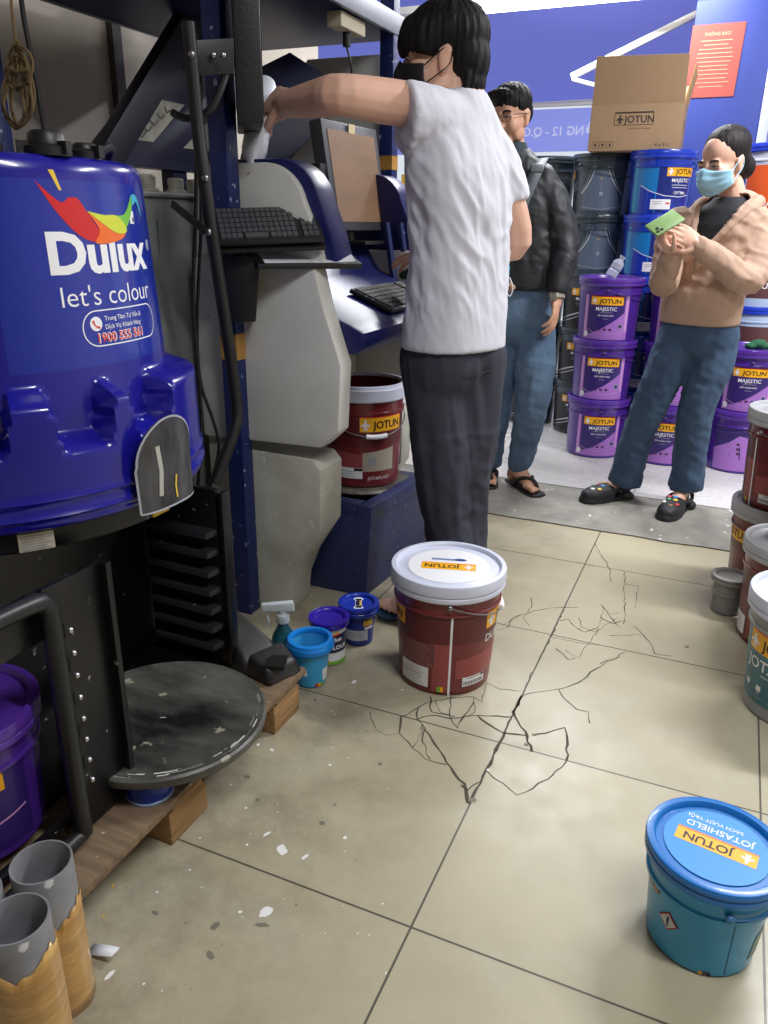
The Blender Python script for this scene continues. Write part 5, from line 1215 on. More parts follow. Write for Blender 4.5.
def deco_dx(d):
    d.rect(-0.15, 0.045, 0.15, 0.105, mat('dx_navy', (22, 26, 70), 0.35), 1); d.text('Dulux', 0.015, 0.082, 0.014, WHITE, 2, 0.03); d.text('COLOUR', 0.02, 0.056, 0.013, WHITE, 2, 0.03)
    d.ribbon([(-0.03, 0.108), (0.0, 0.102), (0.03, 0.106)], 0.006, RED, 3); d.ribbon([(0.0, 0.104), (0.03, 0.11)], 0.004, YELLOW, 4)
    d.poly([(-0.15, 0.006), (0.15, 0.006), (0.15, 0.022), (0, 0.016), (-0.15, 0.022)], GREENP, 1); d.poly([(-0.15, 0.02), (0, 0.014), (0, 0.022), (-0.15, 0.028)], YELLOW, 2)
bucket('paint_pot', 'white pot with deep purple lid, middle of three small pots', (-0.946, 1.79, 0), phi_cam(-.946, 1.79), 0.050, 0.047, 0.143, WHT, mat('ultra_lid', (44, 22, 150), 0.3), deco_dx, 'small paint pots by the plinth', skirt=0.02, cat='pot', collar=False)
NV = mat('navy_pot', (20, 40, 130), 0.3)
def deco_nv(d):
    d.rect(-0.045, 0.022, 0.03, 0.058, mat('pot_silver', (186, 190, 204), 0.4), 1); txt_lines(d, -0.01, 0.048, 0.05, 3, GREY, 0.008, 0.002, 2); d.rect(0.015, 0.072, 0.05, 0.092, GOLD, 1); d.rect(0.018, 0.06, 0.05, 0.068, WHITE, 1)
def lid_nv(d):
    d.rect(-0.03, -0.01, 0.03, 0.01, WHITE, 1); d.oval(-0.028, 0, 0.011, 0.015, WHITE, 1); d.oval(0.028, 0, 0.011, 0.015, WHITE, 1); d.rect(-0.016, -0.009, 0.016, 0.009, mat('dx_navy', (22, 26, 70), 0.35), 2); d.rect(-0.014, 0.003, 0.014, 0.008, GOLD, 3)
bucket('paint_pot', 'navy pot with labelled lid, farthest of three small pots', (-0.915, 1.925, 0), phi_cam(-.915, 1.925), 0.053, 0.044, 0.135, NV, mat('navy_pot_lid', (24, 50, 160), 0.3), deco_nv, 'small paint pots by the plinth', skirt=0.03, cat='pot', lidlabel=lid_nv, collar=False)
def deco_purple_low(d):
    d.rect(-0.10, 0.02, 0.10, 0.20, IND, 1); d.brand(-0.02, 0.165, 0.15, 0.035, 2); d.text('MAJESTIC', -0.02, 0.12, 0.017, WHITE, 2, 0.01); d.ribbon([(-0.09, 0.05), (0, 0.075), (0.09, 0.09)], 0.004, PNK, 2); d.ribbon([(-0.04, 0.10), (0.0, 0.104)], 0.008, SPLY, 3)
# bucket behind the mixer door, blue tin under the turntable
bucket('paint_bucket', 'purple bucket standing in the dark behind the mixer door', (-1.165, 0.765, ZP + 0.025), phi_cam(-1.165, 0.765, 0.0), 0.135, 0.122, 0.27, PUR, PURL, deco_purple_low, None)
t = thing('paint_tin', 'low blue tin on the pallet under the turntable edge', 'tin', (-0.95, 1.0, ZP))
q = MB(); q.lathe([(0, 0), (0.045, 0), (0.047, 0.003), (0.047, 0.040), (0.044, 0.043), (0, 0.043)], 32); q.build('body', mat('tin_blue', (20, 50, 150), 0.3), t); q = MB(); q.lathe([(0.0472, 0.001), (0.0485, 0.002), (0.0485, 0.006), (0.0472, 0.007)], 32); q.build('rim', mat('tin_rim', (150, 170, 210), 0.3), t)
# spray bottle and small label bottle
TQ = mat('teal_bottle', (40, 110, 130), 0.2, trans=0.55)
t = thing('spray_bottle', 'teal spray bottle with clear trigger head beside the sky blue pot', 'bottle', (-1.03, 1.67, 0), math.radians(-150))
q = MB(); q.lathe([(0, 0), (0.034, 0), (0.036, 0.006), (0.036, 0.10), (0.030, 0.125), (0.016, 0.15), (0.014, 0.165), (0, 0.165)], 32); q.build('body', TQ, t)
TRG = mat('clear_trigger', (214, 222, 226), 0.25, trans=0.3)
q = MB(); q.lathe([(0, 0.163), (0.019, 0.163), (0.019, 0.188), (0.012, 0.19), (0.012, 0.205), (0, 0.205)], 20); q.hexa([(-0.035, -0.013, 0.20), (0.055, -0.011, 0.203), (0.055, 0.011, 0.203), (-0.035, 0.013, 0.20), (-0.03, -0.011, 0.226), (0.058, -0.009, 0.222), (0.058, 0.009, 0.222), (-0.03, 0.011, 0.226)]); hd = q.build('spray_head', TRG, t, 0.003)
q = MB(); q.tube(spline([(0.036, 0, 0.205), (0.044, 0, 0.185), (0.040, 0, 0.165), (0.047, 0, 0.15)]), 0.0045, 8); q.build('trigger', TRG, hd)
t = thing('label_bottle', 'flat blue bottle with white label between pallet block and pot', 'bottle', (-0.985, 1.60, 0), math.radians(-35))
q = MB(); q.lathe([(0, 0), (0.034, 0), (0.036, 0.005), (0.036, 0.08), (0.028, 0.105), (0.012, 0.115), (0.012, 0.125), (0, 0.125)], 28); q.v = [V((p.x, p.y * 0.6, p.z)) for p in q.v]; q.build('body', mat('bottle_blue', (24, 80, 130), 0.3), t)
d = Decal(); d.oval(0, 0.06, 0.024, 0.03, WHITE, 1); d.text('HG', 0, 0.062, 0.012, mat('dx_navy', (22, 26, 70), 0.35), 2, 0.02); d.rect(-0.016, 0.045, 0.016, 0.05, JSL, 2)
d.build('label', flat_map((0, -0.0225, 0), (1, 0, 0), (0, 0, 1), (0, -1, 0)), t, None, None)
# ================================================================== PEOPLE
def limb(mb, pts, rads, n=14, k=4, flat=False):
    pp = spline(pts, k); rr = [p.x for p in spline([V((r, 0, 0)) for r in rads], k)]
    mb.tube(pp, rr, n); mb.ell(pp[0], (rr[0] * .98,) * 3, n=8)
    if not flat: mb.ell(pp[-1], (rr[-1] * .98,) * 3, n=8)
def loft(mb, rings, e=2.3, n=28):
    """rings: (centre, half width vector, half depth vector)"""
    o = len(mb.v)
    for c, a, b in rings:
        for i in range(n):
            t = 2 * math.pi * i / n; ct, s_ = math.cos(t), math.sin(t)
            mb.v.append(V(c) + V(a) * math.copysign(abs(ct) ** (2 / e), ct) + V(b) * math.copysign(abs(s_) ** (2 / e), s_))
    for j in range(len(rings) - 1):
        for i in range(n):
            k = (i + 1) % n; mb.f.append((o + j * n + i, o + j * n + k, o + (j + 1) * n + k, o + (j + 1) * n + i)); mb.m.append(0)
    mb.f.append(tuple(o + n - 1 - i for i in range(n))); mb.m.append(0)
    e0 = o + (len(rings) - 1) * n; mb.f.append(tuple(e0 + i for i in range(n))); mb.m.append(0)
def frame(f):
    f = V(f).normalized(); r = f.cross(V((0, 0, 1))).normalized(); u = r.cross(f).normalized()
    return r, f, u, Matrix((r, f, u)).transposed()
def hand(mb, wrist, d, nrm, side, curls, s=1.0, thumb=0.5, spread=0.06):
    d = V(d).normalized(); nrm = V(nrm); nrm = (nrm - d * nrm.dot(d)).normalized(); sd = d.cross(nrm).normalized() * side
    M = Matrix((d, sd, nrm)).transposed()
    mb.ell(wrist + d * 0.046 * s, (0.052 * s, 0.040 * s, 0.0155 * s), n=10, M=M)
    mb.ell(wrist + d * 0.072 * s, (0.026 * s, 0.041 * s, 0.013 * s), n=10, M=M)
    mb.ell(wrist + d * 0.03 * s + sd * 0.022 * s + nrm * 0.008 * s, (0.034 * s, 0.018 * s, 0.014 * s), n=10, M=M)
    limb(mb, [wrist - d * 0.03 * s, wrist + d * 0.03 * s], [0.026 * s, 0.024 * s])
    for i, (off, ln, kn) in enumerate(((0.031, 0.90, 0.084), (0.0105, 1.0, 0.090), (-0.0105, 0.94, 0.087), (-0.031, 0.76, 0.078))):
        b = wrist + d * kn * s + sd * off * s; a = 0.0
        dd = (d + sd * (spread * (1.5 - i))).normalized()
        pts = [b - dd * 0.02 * s, b]
        for j, L_ in enumerate((0.043, 0.027, 0.021)):
            a += curls[i] * (0.9, 1.1, 0.8)[j]
            pts.append(pts[-1] + (dd * math.cos(a) + nrm * math.sin(a)) * L_ * ln * s)
        limb(mb, pts, [0.0092 * s, 0.0094 * s, 0.0086 * s, 0.0080 * s, 0.0068 * s], 10, 3)
    b = wrist + d * 0.028 * s + sd * 0.032 * s; t1 = (d * 0.62 + sd * 0.72 + nrm * 0.25).normalized(); t2 = (d * 0.85 + sd * (0.35 - thumb * 0.5) + nrm * (0.25 + thumb * 0.6)).normalized()
    limb(mb, [b - t1 * 0.015 * s, b + t1 * 0.028 * s, b + t1 * 0.036 * s + t2 * 0.028 * s, b + t1 * 0.036 * s + t2 * 0.054 * s], [0.013 * s, 0.0118 * s, 0.010 * s, 0.008 * s], 10, 3)
def head(mb, c, f, s=1.0, wide=1.0):
    r, f, u, M = frame(f)
    P = lambda x, y, z: c + r * (x * s * wide) + f * (y * s) + u * (z * s)
    E = lambda x, y, z, a, b, h, n=14: mb.ell(P(x, y, z), (a * s * wide, b * s, h * s), n=n, M=M)
    E(0, -0.012, 0.036, 0.0745, 0.094, 0.083, 18); E(0, 0.012, -0.02, 0.066, 0.080, 0.080, 16); E(0, 0.040, -0.078, 0.040, 0.040, 0.034); E(0, 0.068, -0.098, 0.020, 0.017, 0.014)
    for sg in (-1, 1):
        E(sg * 0.040, 0.052, -0.030, 0.028, 0.034, 0.034); E(sg * 0.048, 0.01, -0.062, 0.018, 0.045, 0.032)
        E(sg * 0.076, -0.012, -0.008, 0.0075, 0.018, 0.031, 10); E(sg * 0.079, -0.020, 0.006, 0.006, 0.013, 0.020, 8); E(sg * 0.073, -0.006, -0.034, 0.007, 0.009, 0.010, 8)
        E(sg * 0.032, 0.080, 0.021, 0.024, 0.011, 0.007, 10); E(sg * 0.033, 0.078, 0.007, 0.018, 0.0125, 0.010, 10); E(sg * 0.013, 0.098, -0.033, 0.009, 0.011, 0.008, 8)
    limb(mb, [P(0, 0.085, 0.016), P(0, 0.098, -0.008), P(0, 0.109, -0.030)], [0.009 * s, 0.010 * s, 0.0125 * s], 10)
    E(0, 0.089, -0.056, 0.024, 0.011, 0.006, 10); E(0, 0.087, -0.066, 0.021, 0.011, 0.007, 10)
    return P, M
def face_parts(t, c, f, s, wide, half=0.5, brow=(24, 20, 18)):
    """eyes with lids half closed, brows"""
    r, f, u, M = frame(f); base = V(t.location)
    P = lambda x, y, z: c + r * (x * s * wide) + f * (y * s) + u * (z * s) - base
    for sg in (-1, 1):
        q = MB(); q.ell(P(sg * 0.033, 0.0815, 0.0045), (0.0135 * s, 0.0105 * s, 0.0062 * s * half * 2), 0, 10, M); q.ell(P(sg * 0.033, 0.0875, 0.0035), (0.0056 * s, 0.0052 * s, 0.0052 * s * half * 2), 1, 8, M)
        e = q.build('eye', [mat('eye_white', (214, 206, 200), 0.3), mat('iris_dark', (28, 20, 18), 0.2)], t)
        q = MB(); q.tube(spline([P(sg * 0.016, 0.092, 0.0225), P(sg * 0.033, 0.0935, 0.028), P(sg * 0.052, 0.083, 0.0235)], 4), [0.0035 * s] * 4 + [0.004 * s] * 4 + [0.002 * s], 6); q.build('eyebrow', mat('brow', brow, 0.7), t)
        q = MB(); q.tube(spline([P(sg * 0.018, 0.0905, 0.006), P(sg * 0.033, 0.0935, 0.0085 * (0.5 + half)), P(sg * 0.050, 0.083, 0.0045)], 4), 0.0016 * s, 6); q.build('eyelash', mat('brow', brow, 0.7), t)
def mask(t, c, f, s, m, pleats=True):
    r, f, u, M = frame(f); base = V(t.location)
    nA, nV = 32, 18; vs = []
    for j in range(nV + 1):
        v = j / nV
        for i in range(nA + 1):
            a = (i / nA * 2 - 1); ang = a * math.radians(72)
            zt = -0.006 - 0.012 * abs(a) + 0.010 * math.exp(-(a / 0.22) ** 2); zb = -0.108 + 0.040 * abs(a) ** 1.6
            z = zt + (zb - zt) * v
            rad = 0.104 + 0.027 * math.exp(-(a / 0.28) ** 2) * math.sin(math.pi * min(1, v * 1.15 + 0.1)) - 0.018 * max(0, v - 0.7) / 0.3
            p = 0.0016 * math.sin(v * math.pi * 7) * (1 - abs(a) ** 3) if pleats else 0.0
            vs.append(c + (r * ((0.083 * math.sin(ang))) + f * (-0.004 + (rad + p) * math.cos(ang) ** 0.72) + u * z) * s - base)
    q = MB(); q.add(vs, [(j * (nA + 1) + i, (j + 1) * (nA + 1) + i, (j + 1) * (nA + 1) + i + 1, j * (nA + 1) + i + 1) for j in range(nV) for i in range(nA)])
    o = q.build('face_mask', m, t, sharp=60); md = o.modifiers.new('s', 'SOLIDIFY'); md.thickness = 0.0016; md.offset = 1
    for sg, i in ((-1, 0), (1, nA)):
        q = MB()
        a0 = vs[2 * (nA + 1) + i]; a1 = vs[(nV - 2) * (nA + 1) + i]; e0 = c + (r * sg * 0.079 + f * -0.020 + u * 0.016) * s - base; e1 = c + (r * sg * 0.077 + f * -0.024 + u * -0.022) * s - base
        q.tube(spline([a0, e0, e1, a1], 5), 0.0018 * s, 6)
        q.build('ear_loop', m, o)
def body_mesh(mb, t, m, vox=0.0048, it=2):
    me = voxel(mb, vox, it); off = V(t.location)
    for v in me.vertices: v.co -= off
    return finish('body', me, m, t, None if False else 180)
def cloth(mb, name, t, m, vox=0.008, it=3, disp=None, cut=None, thick=None, root=None):
    me = voxel(mb, vox, it)
    if disp: displace(me, disp)
    if cut:
        bm = bmesh.new(); bm.from_mesh(me)
        bmesh.ops.delete(bm, geom=[v for v in bm.verts if cut(v.co)], context='VERTS'); bm.to_mesh(me); bm.free()
    off = V((root or t).location)
    for v in me.vertices: v.co -= off
    o = finish(name, me, m, t, 180)
    if thick: md = o.modifiers.new('s', 'SOLIDIFY'); md.thickness = thick; md.offset = -1
    return o
def hair_mesh(mb, t, m, vox=0.0055, amp=0.004, axis=None, freq=70):
    me = voxel(mb, vox, 2)
    c = sum((v.co for v in me.vertices), V()) / len(me.vertices)
    def fn(p):
        q = p - c; a = math.atan2(q.y, q.x)
        return amp * (noise.noise(V((math.cos(a) * freq * 0.13, math.sin(a) * freq * 0.13, q.z * 9))) + 0.6 * noise.noise(V((math.cos(a) * freq * 0.3, math.sin(a) * freq * 0.3, q.z * 14))))
    displace(me, fn); off = V(t.location)
    for v in me.vertices: v.co -= off
    return finish('hair', me, m, t, 180)
def folds(along, fa, fl, amp, zlo=None, seed=0.0):
    along = V(along).normalized(); a1 = along.orthogonal().normalized(); a2 = along.cross(a1)
    def fn(p):
        x = V((p.dot(a1) * fa, p.dot(a2) * fa, p.dot(along) * fl + seed))
        n = noise.noise(x) + 0.5 * noise.noise(x * 2.1)
        return amp * (1 - 2.2 * abs(n))
    return fn
def foot(mb, ankle, toe, s=1.0):
    d = (toe - ankle); d.z = 0; L_ = d.length; d.normalize(); sd = V((-d.y, d.x, 0)); z0 = toe.z
    heel = V((ankle.x, ankle.y, z0)) - d * 0.045 * s
    H = lambda a, b, z: heel + d * a * s + sd * b * s + V((0, 0, z * s))
    limb(mb, [H(0.045, 0, 0.085), H(0.02, 0, 0.03)], [0.036 * s, 0.03 * s]); limb(mb, [H(0.05, 0, 0.075), H(0.11, 0, 0.045), H(0.17, 0, 0.026)], [0.036 * s, 0.034 * s, 0.026 * s])
    limb(mb, [H(0.17, -0.02, 0.020), H(0.18, 0.0, 0.020), H(0.17, 0.022, 0.02)], [0.02 * s, 0.022 * s, 0.02 * s])
    return H
def toes(mb, H, big, s=1.0):
    for k, (y, x, r_) in enumerate(((0.028, 0.235, 0.013), (0.008, 0.232, 0.0095), (-0.009, 0.222, 0.009), (-0.024, 0.21, 0.0085), (-0.038, 0.195, 0.008))):
        limb(mb, [H(0.165, y * big * 0.85, 0.018), H(x - 0.02, y * big, 0.018), H(x, y * big, 0.013)], [r_ * s * 1.1, r_ * s, r_ * s * 0.85], 10, 3)

# ---------------------------------------------------------------- man in white T shirt
p1 = thing('person', 'man in white T-shirt and black face mask reaching to the near monitor', 'person', (-0.74, 2.29, 0))
rt, fw = V((0.38, 0.925, 0)), V((-0.925, 0.38, 0)); UP = V((0, 0, 1))
hc = at(442, 60, 2.29); hf = V((-0.955, -0.27, -0.04))
mb = MB()
P, M = head(mb, hc, hf, 1.04)
limb(mb, [at(458, 84, 2.305), at(470, 114, 2.31)], [0.056, 0.062])
loft(mb, [((-.765, 2.29, .90), rt * .14, fw * .095), ((-.76, 2.29, 1.1), rt * .135, fw * .095), ((-.765, 2.285, 1.3), rt * .155, fw * .10), ((-.77, 2.29, 1.42), rt * .13, fw * .07), ((-.775, 2.295, 1.48), rt * .06, fw * .055)])
sl = at(418, 106, 2.17); el = at(340, 95, 2.00); wl_ = at(288, 104, 2.09)
limb(mb, [at(445, 110, 2.25), sl, sl.lerp(el, .5), el, el.lerp(wl_, .35), wl_], [0.055, 0.056, 0.056, 0.050, 0.048, 0.036])
hd_ = (at(262, 100, 2.17) - wl_)
hand(mb, wl_, hd_, V((0.2, 0.8, -0.5)), 1, (0.35, 0.4, 0.45, 0.5), 1.2, 0.7)
sr = at(486, 132, 2.36); er = at(518, 242, 2.43); wr = V((-0.90, 2.50, 1.115))
limb(mb, [at(470, 126, 2.33), sr, at(503, 180, 2.40), er, er.lerp(wr, .35), wr], [0.045, 0.045, 0.047, 0.042, 0.040, 0.028])
hand(mb, wr, V((-0.9, 0.2, 0.02)), V((-0.2, -0.3, -1)), 1, (0.35, 0.35, 0.4, 0.45), 1.0, 0.5)
for hx, kx, ax_ in (((-.82, 2.25), (-.79, 2.24), (-.76, 2.205)), ((-.71, 2.33), (-.70, 2.325), (-.70, 2.30))):
    limb(mb, [V((*hx, .86)), at(443 if hx[0] < -.75 else 466, 480, 2.24 if hx[0] < -.75 else 2.32), at(449 if hx[0] < -.75 else 466, 545, 2.235 if hx[0] < -.75 else 2.31), V((*ax_, .09))], [0.07, 0.05, 0.042, 0.036])
H1 = foot(mb, V((-.76, 2.205, .09)), V((-.90, 2.11, .016))); toes(mb, H1, -1)
H2 = foot(mb, V((-.70, 2.30, .09)), V((-.95, 2.29, .016))); toes(mb, H2, 1)
body_mesh(mb, p1, SKIN2)
for H_, mm, nm_ in ((H1, mat('sandal_blue', (50, 84, 110), 0.5), 'sandal'), (H2, mat('sandal_black', (30, 30, 34), 0.5), 'sandal')):
    q = MB(); loft(q, [(H_(-0.01, 0, 0.002 - 0.006), (H_(0.1, 0, 0) - H_(0, 0, 0)) * 0.0 + (H_(0, 0.03, 0) - H_(0, 0, 0)), (H_(0, 0, 0.006) - H_(0, 0, 0)))] + [(H_(x, 0, -0.008), H_(0, w_, 0) - H_(0, 0, 0), H_(0, 0, 0.009) - H_(0, 0, 0)) for x, w_ in ((0.0, 0.036), (0.08, 0.036), (0.17, 0.05), (0.22, 0.046), (0.245, 0.025))], 3.0, 16)
    q.tube(spline([H_(0.13, -0.052, 0.0), H_(0.135, -0.03, 0.05), H_(0.14, 0.0, 0.062), H_(0.135, 0.03, 0.05), H_(0.13, 0.052, 0.0)], 5), 0.010, 8)
    wb(q, nm_, mm, p1)
WTEE = mat('white_tee', (208, 208, 219), 0.8, bump=0.15, bscale=24, stretch=(1, 1, 0.4))
mb = MB()
T = lambda x, y, z, a, b: (V((x, y, z)), rt * a, fw * b)
loft(mb, [T(-.766, 2.287, .868, .170, .134), T(-.766, 2.287, .90, .169, .132), T(-.762, 2.287, 1.02, .160, .118), T(-.760, 2.288, 1.15, .160, .112), T(-.764, 2.286, 1.28, .168, .114), T(-.775, 2.282, 1.37, .170, .108), T(-.780, 2.285, 1.43, .166, .096), T(-.780, 2.29, 1.475, .146, .086), T(-.778, 2.295, 1.512, .112, .080), T(-.780, 2.30, 1.545, .078, .074), T(-.785, 2.30, 1.565, .066, .066)], 2.4)
hemL = at(404, 117, 2.13)
limb(mb, [at(450, 124, 2.25), at(428, 118, 2.18), hemL], [0.078, 0.080, 0.090], flat=True)
limb(mb, [at(470, 134, 2.33), at(492, 156, 2.39), at(507, 204, 2.42)], [0.066, 0.066, 0.070], flat=True)
f1 = folds((0.55, 0.25, -0.8), 16, 3.2, 0.0065); f2 = folds((0.2, 0.1, -1), 26, 5, 0.003, seed=4)
sh = cloth(mb, 'shirt', p1, WTEE, 0.0075, 4, lambda p: (f1(p) + f2(p)) * (0.35 + 0.65 * max(0, min(1, (1.5 - p.z) / 0.15))) * max(0.15, min(1, (p.z - 0.88) / 0.12)))
PANT = mat('charcoal_trousers', (52, 53, 66), 0.85, var=0.08, scale=9, bump=0.15, bscale=30)
mb = MB()
loft(mb, [T(-.766, 2.287, .97, .140, .100), T(-.766, 2.287, .88, .150, .112), T(-.764, 2.288, .82, .156, .116), T(-.764, 2.288, .77, .150, .104), T(-.764, 2.288, .74, .13, .085)], 2.4)
limb(mb, [V((-.825, 2.25, .84)), at(440, 420, 2.245), at(443, 480, 2.24), at(449, 545, 2.235), on_floor(452, 618, .04)], [.096, .094, .082, .068, .070], flat=True)
limb(mb, [V((-.71, 2.33, .84)), at(470, 420, 2.33), at(466, 480, 2.32), at(466, 545, 2.31), on_floor(467, 606, .04)], [.096, .094, .080, .066, .070], flat=True)
f3 = folds((0.1, 0.1, -1), 13, 2.6, 0.006, seed=2); f4 = folds((0.9, 0.3, -0.35), 14, 5, 0.004, seed=8)
tr_ = cloth(mb, 'trousers', p1, PANT, 0.009, 7, lambda p: f3(p) + (f4(p) if p.z < 0.62 else 0))
d = Decal(); d.ribbon([(0.0, 0.0), (0.05, 0.008), (0.11, 0.012)], 0.0045, mat('pocket_seam', (24, 24, 32), 0.8), 1)
def pmap(u, v, e):
    a = math.radians(-118) + u / 0.15; w_ = rt * math.cos(a) * 0.165 + fw * math.sin(a) * 0.122
    return V((-.765, 2.287, .80 + v)) + w_ * (1 + e)
q = MB(); q.tube([pmap(0.02 * k, 0.002 * k, 0.02) for k in range(7)], 0.0022, 6); wb(q, 'pocket', mat('pocket_seam', (24, 24, 32), 0.8), tr_, p1)
mask(p1, hc, hf, 1.06, mat('black_mask', (20, 20, 24), 0.75), False)
face_parts(p1, hc, hf, 1.04, 1.0, 0.45)
r, f, u, M = frame(hf); mb = MB(); PP = lambda x, y, z: hc + (r * x + f * y + u * z) * 1.04
mb.ell(PP(0, -0.016, 0.056), (0.094, 0.116, 0.090), n=18, M=M); mb.ell(PP(0, -0.068, 0.0), (0.080, 0.062, 0.078), n=14, M=M); mb.ell(PP(0, -0.075, -0.055), (0.060, 0.042, 0.050), n=14, M=M)
mb.ell(PP(0, 0.072, 0.062), (0.070, 0.036, 0.044), n=12, M=M)
for sg in (-1, 1): mb.ell(PP(sg * 0.070, 0.030, 0.045), (0.022, 0.050, 0.046), n=10, M=M)
for k in range(13):
    a = (k - 6) / 6; b = PP(0.078 * math.sin(a * 1.3), 0.045 + 0.058 * math.cos(a * 1.4), 0.06); limb(mb, [b, b + (f * 0.006 - u * 0.028) * 1.0, b - u * (0.046 + 0.008 * random.random()) + f * 0.002], [0.012, 0.011, 0.006], 8, 2)
for k in range(9):
    a = (k - 4) / 4; b = PP(0.060 * a, -0.10 + 0.03 * abs(a), -0.045); limb(mb, [b, b - u * 0.04 + f * 0.006], [0.014, 0.008], 8, 2)
hair_mesh(mb, p1, HAIR, 0.005, 0.0045)
# what his hands hold or touch
nz = thing('white_nozzle', 'white plastic dispenser bottle gripped behind the near monitor', 'bottle', at(250, 176, 2.0))
q = MB(); b = V((0, 0, 0)); t_ = at(266, 82, 2.25) - at(250, 176, 2.0); ax_ = t_.normalized(); RM = ax_.to_track_quat('Z', 'Y').to_matrix(); L_ = t_.length
q.lathe([(0, 0.03), (0.010, 0.03), (0.012, 0.045), (0.030, 0.07), (0.036, 0.10), (0.036, L_ - 0.03), (0.030, L_ - 0.01), (0, L_)], 28); q.v = [RM @ p for p in q.v]; q.build('body', mat('nozzle_white', (205, 208, 216), 0.4), nz)
q = MB(); q.lathe([(0, 0), (0.009, 0.0), (0.012, 0.02), (0.012, 0.032), (0, 0.032)], 20); q.v = [RM @ p for p in q.v]; q.build('tip', mat('nozzle_ochre', (170, 130, 60), 0.5), nz)
gp = thing('leaf_sponge', 'dark green scrubbing cloth under the fingers on the console', 'cloth', (-1.0, 2.52, 1.04))
q = MB(); q.ell((0, 0, 0.02), (0.035, 0.03, 0.02)); q.ell((-0.03, 0.02, 0.016), (0.025, 0.02, 0.016)); me = voxel(q, 0.005); displace(me, lambda p: 0.005 * noise.noise(p * 60)); finish('cloth', me, mat('cloth_green', (38, 66, 36), 0.9, var=0.4, scale=40), gp)

# ---------------------------------------------------------------- man in black jacket
p2 = thing('person', 'man with glasses in black jacket and blue jeans standing behind', 'person', (-0.90, 3.58, 0.02))
f2v = V((0.08, -1, 0)).normalized(); rt2 = V((-1, -0.08, 0)).normalized()
hc2 = at(510, 117, 3.54); hf2 = V((-0.22, -0.95, -0.16))
mb = MB(); head(mb, hc2, hf2, 0.98)
limb(mb, [at(510, 135, 3.58), at(513, 160, 3.60)], [0.054, 0.062])
cz = lambda px, py, Y=3.60: at(px, py, Y)
loft(mb, [(cz(517, 300), rt2 * .14, f2v * .09), (cz(515, 250), rt2 * .14, f2v * .09), (cz(513, 190), rt2 * .16, f2v * .09), (cz(513, 165), rt2 * .08, f2v * .06)])
for a, rr in (([cz(545, 182), cz(563, 245, 3.58), at(557, 292, 3.50)], (.05, .044, .027)), ([cz(478, 182), at(470, 245, 3.56), at(492, 262, 3.33)], (.05, .044, .028))):
    limb(mb, a, rr)
wl2 = at(556.5, 297, 3.50); hand(mb, wl2, at(553, 340, 3.46) - wl2, V((-1, 0.1, 0.1)), 1, (0.30, 0.34, 0.38, 0.42), 1.0, 0.3)
wr2 = at(492, 265, 3.32); hand(mb, wr2, at(499, 292, 3.26) - wr2, V((0.9, -0.2, 0.1)), -1, (0.55, 0.6, 0.6, 0.65), 0.98, 0.6)
for a in ([cz(533, 320), at(533, 400, 3.53), at(519, 464, 3.60)], [cz(500, 320), at(496, 400, 3.57), at(490, 458, 3.61)]):
    limb(mb, a, [.07, .05, .036])
aL = at(516, 470, 3.60); tL = on_floor(537, 493, 0.03); H3 = foot(mb, V((aL.x, aL.y, .1)), tL); toes(mb, H3, -1)
aR = at(489, 465, 3.66); tR = on_floor(488, 496, 0.03); H4 = foot(mb, V((aR.x, aR.y, .1)), tR); toes(mb, H4, 1)
body_mesh(mb, p2, SKIN3)
for H_ in (H3, H4):
    q = MB(); loft(q, [(H_(x, 0, -0.011), H_(0, w_, 0) - H_(0, 0, 0), H_(0, 0, 0.010) - H_(0, 0, 0)) for x, w_ in ((-0.02, 0.02), (0.0, 0.036), (0.08, 0.038), (0.17, 0.05), (0.22, 0.050), (0.25, 0.038), (0.262, 0.012))], 3.0, 18)
    q.tube(spline([H_(0.08, -0.04, 0.0), H_(0.13, -0.036, 0.045), H_(0.175, 0.0, 0.052), H_(0.205, 0.012, 0.03), H_(0.21, 0.014, 0.0)], 5), 0.010, 8); q.tube(spline([H_(0.08, 0.04, 0.0), H_(0.13, 0.036, 0.045), H_(0.175, 0.004, 0.052)], 5), 0.010, 8)
    wb(q, 'flip_flop', mat('flip_flop_black', (26, 24, 26), 0.6), p2)
JKT = mat('black_jacket', (26, 29, 34), 0.58, bump=0.25, bscale=16)
mb = MB()
loft(mb, [(cz(517, 288), rt2 * .180, f2v * .132), (cz(517, 278), rt2 * .182, f2v * .134), (cz(516, 250), rt2 * .180, f2v * .13), (cz(514, 215), rt2 * .188, f2v * .128), (cz(513, 188), rt2 * .195, f2v * .115), (cz(513, 172), rt2 * .17, f2v * .095), (cz(513, 160), rt2 * .10, f2v * .08), (cz(513, 150), rt2 * .068, f2v * .066)], 2.4)
limb(mb, [cz(541, 182), cz(553, 205), at(564, 248, 3.58), at(559, 280, 3.52), at(557, 294, 3.50)], [.072, .070, .062, .052, .044], flat=True)
limb(mb, [cz(484, 182), cz(474, 205), at(470, 245, 3.55), at(484, 256, 3.42), at(492, 262, 3.34)], [.072, .070, .060, .050, .044])
fj = folds((0.15, 0.1, -1), 14, 4, 0.006, seed=11); fj2 = folds((1, 0.1, -0.4), 18, 6, 0.004, seed=3)
jk = cloth(mb, 'jacket', p2, JKT, 0.008, 3, lambda p: (fj(p) + fj2(p)) * max(0.15, min(1, (p.z - 1.0) / 0.08)))
q = MB(); q.tube(spline([at(509, 150, 3.53), at(511, 158, 3.51), at(515, 172, 3.485), at(517, 200, 3.462)], 5), 0.004, 6); wb(q, 'zip', mat('zip_dark', (70, 74, 80), 0.4, 0.5), jk, p2)
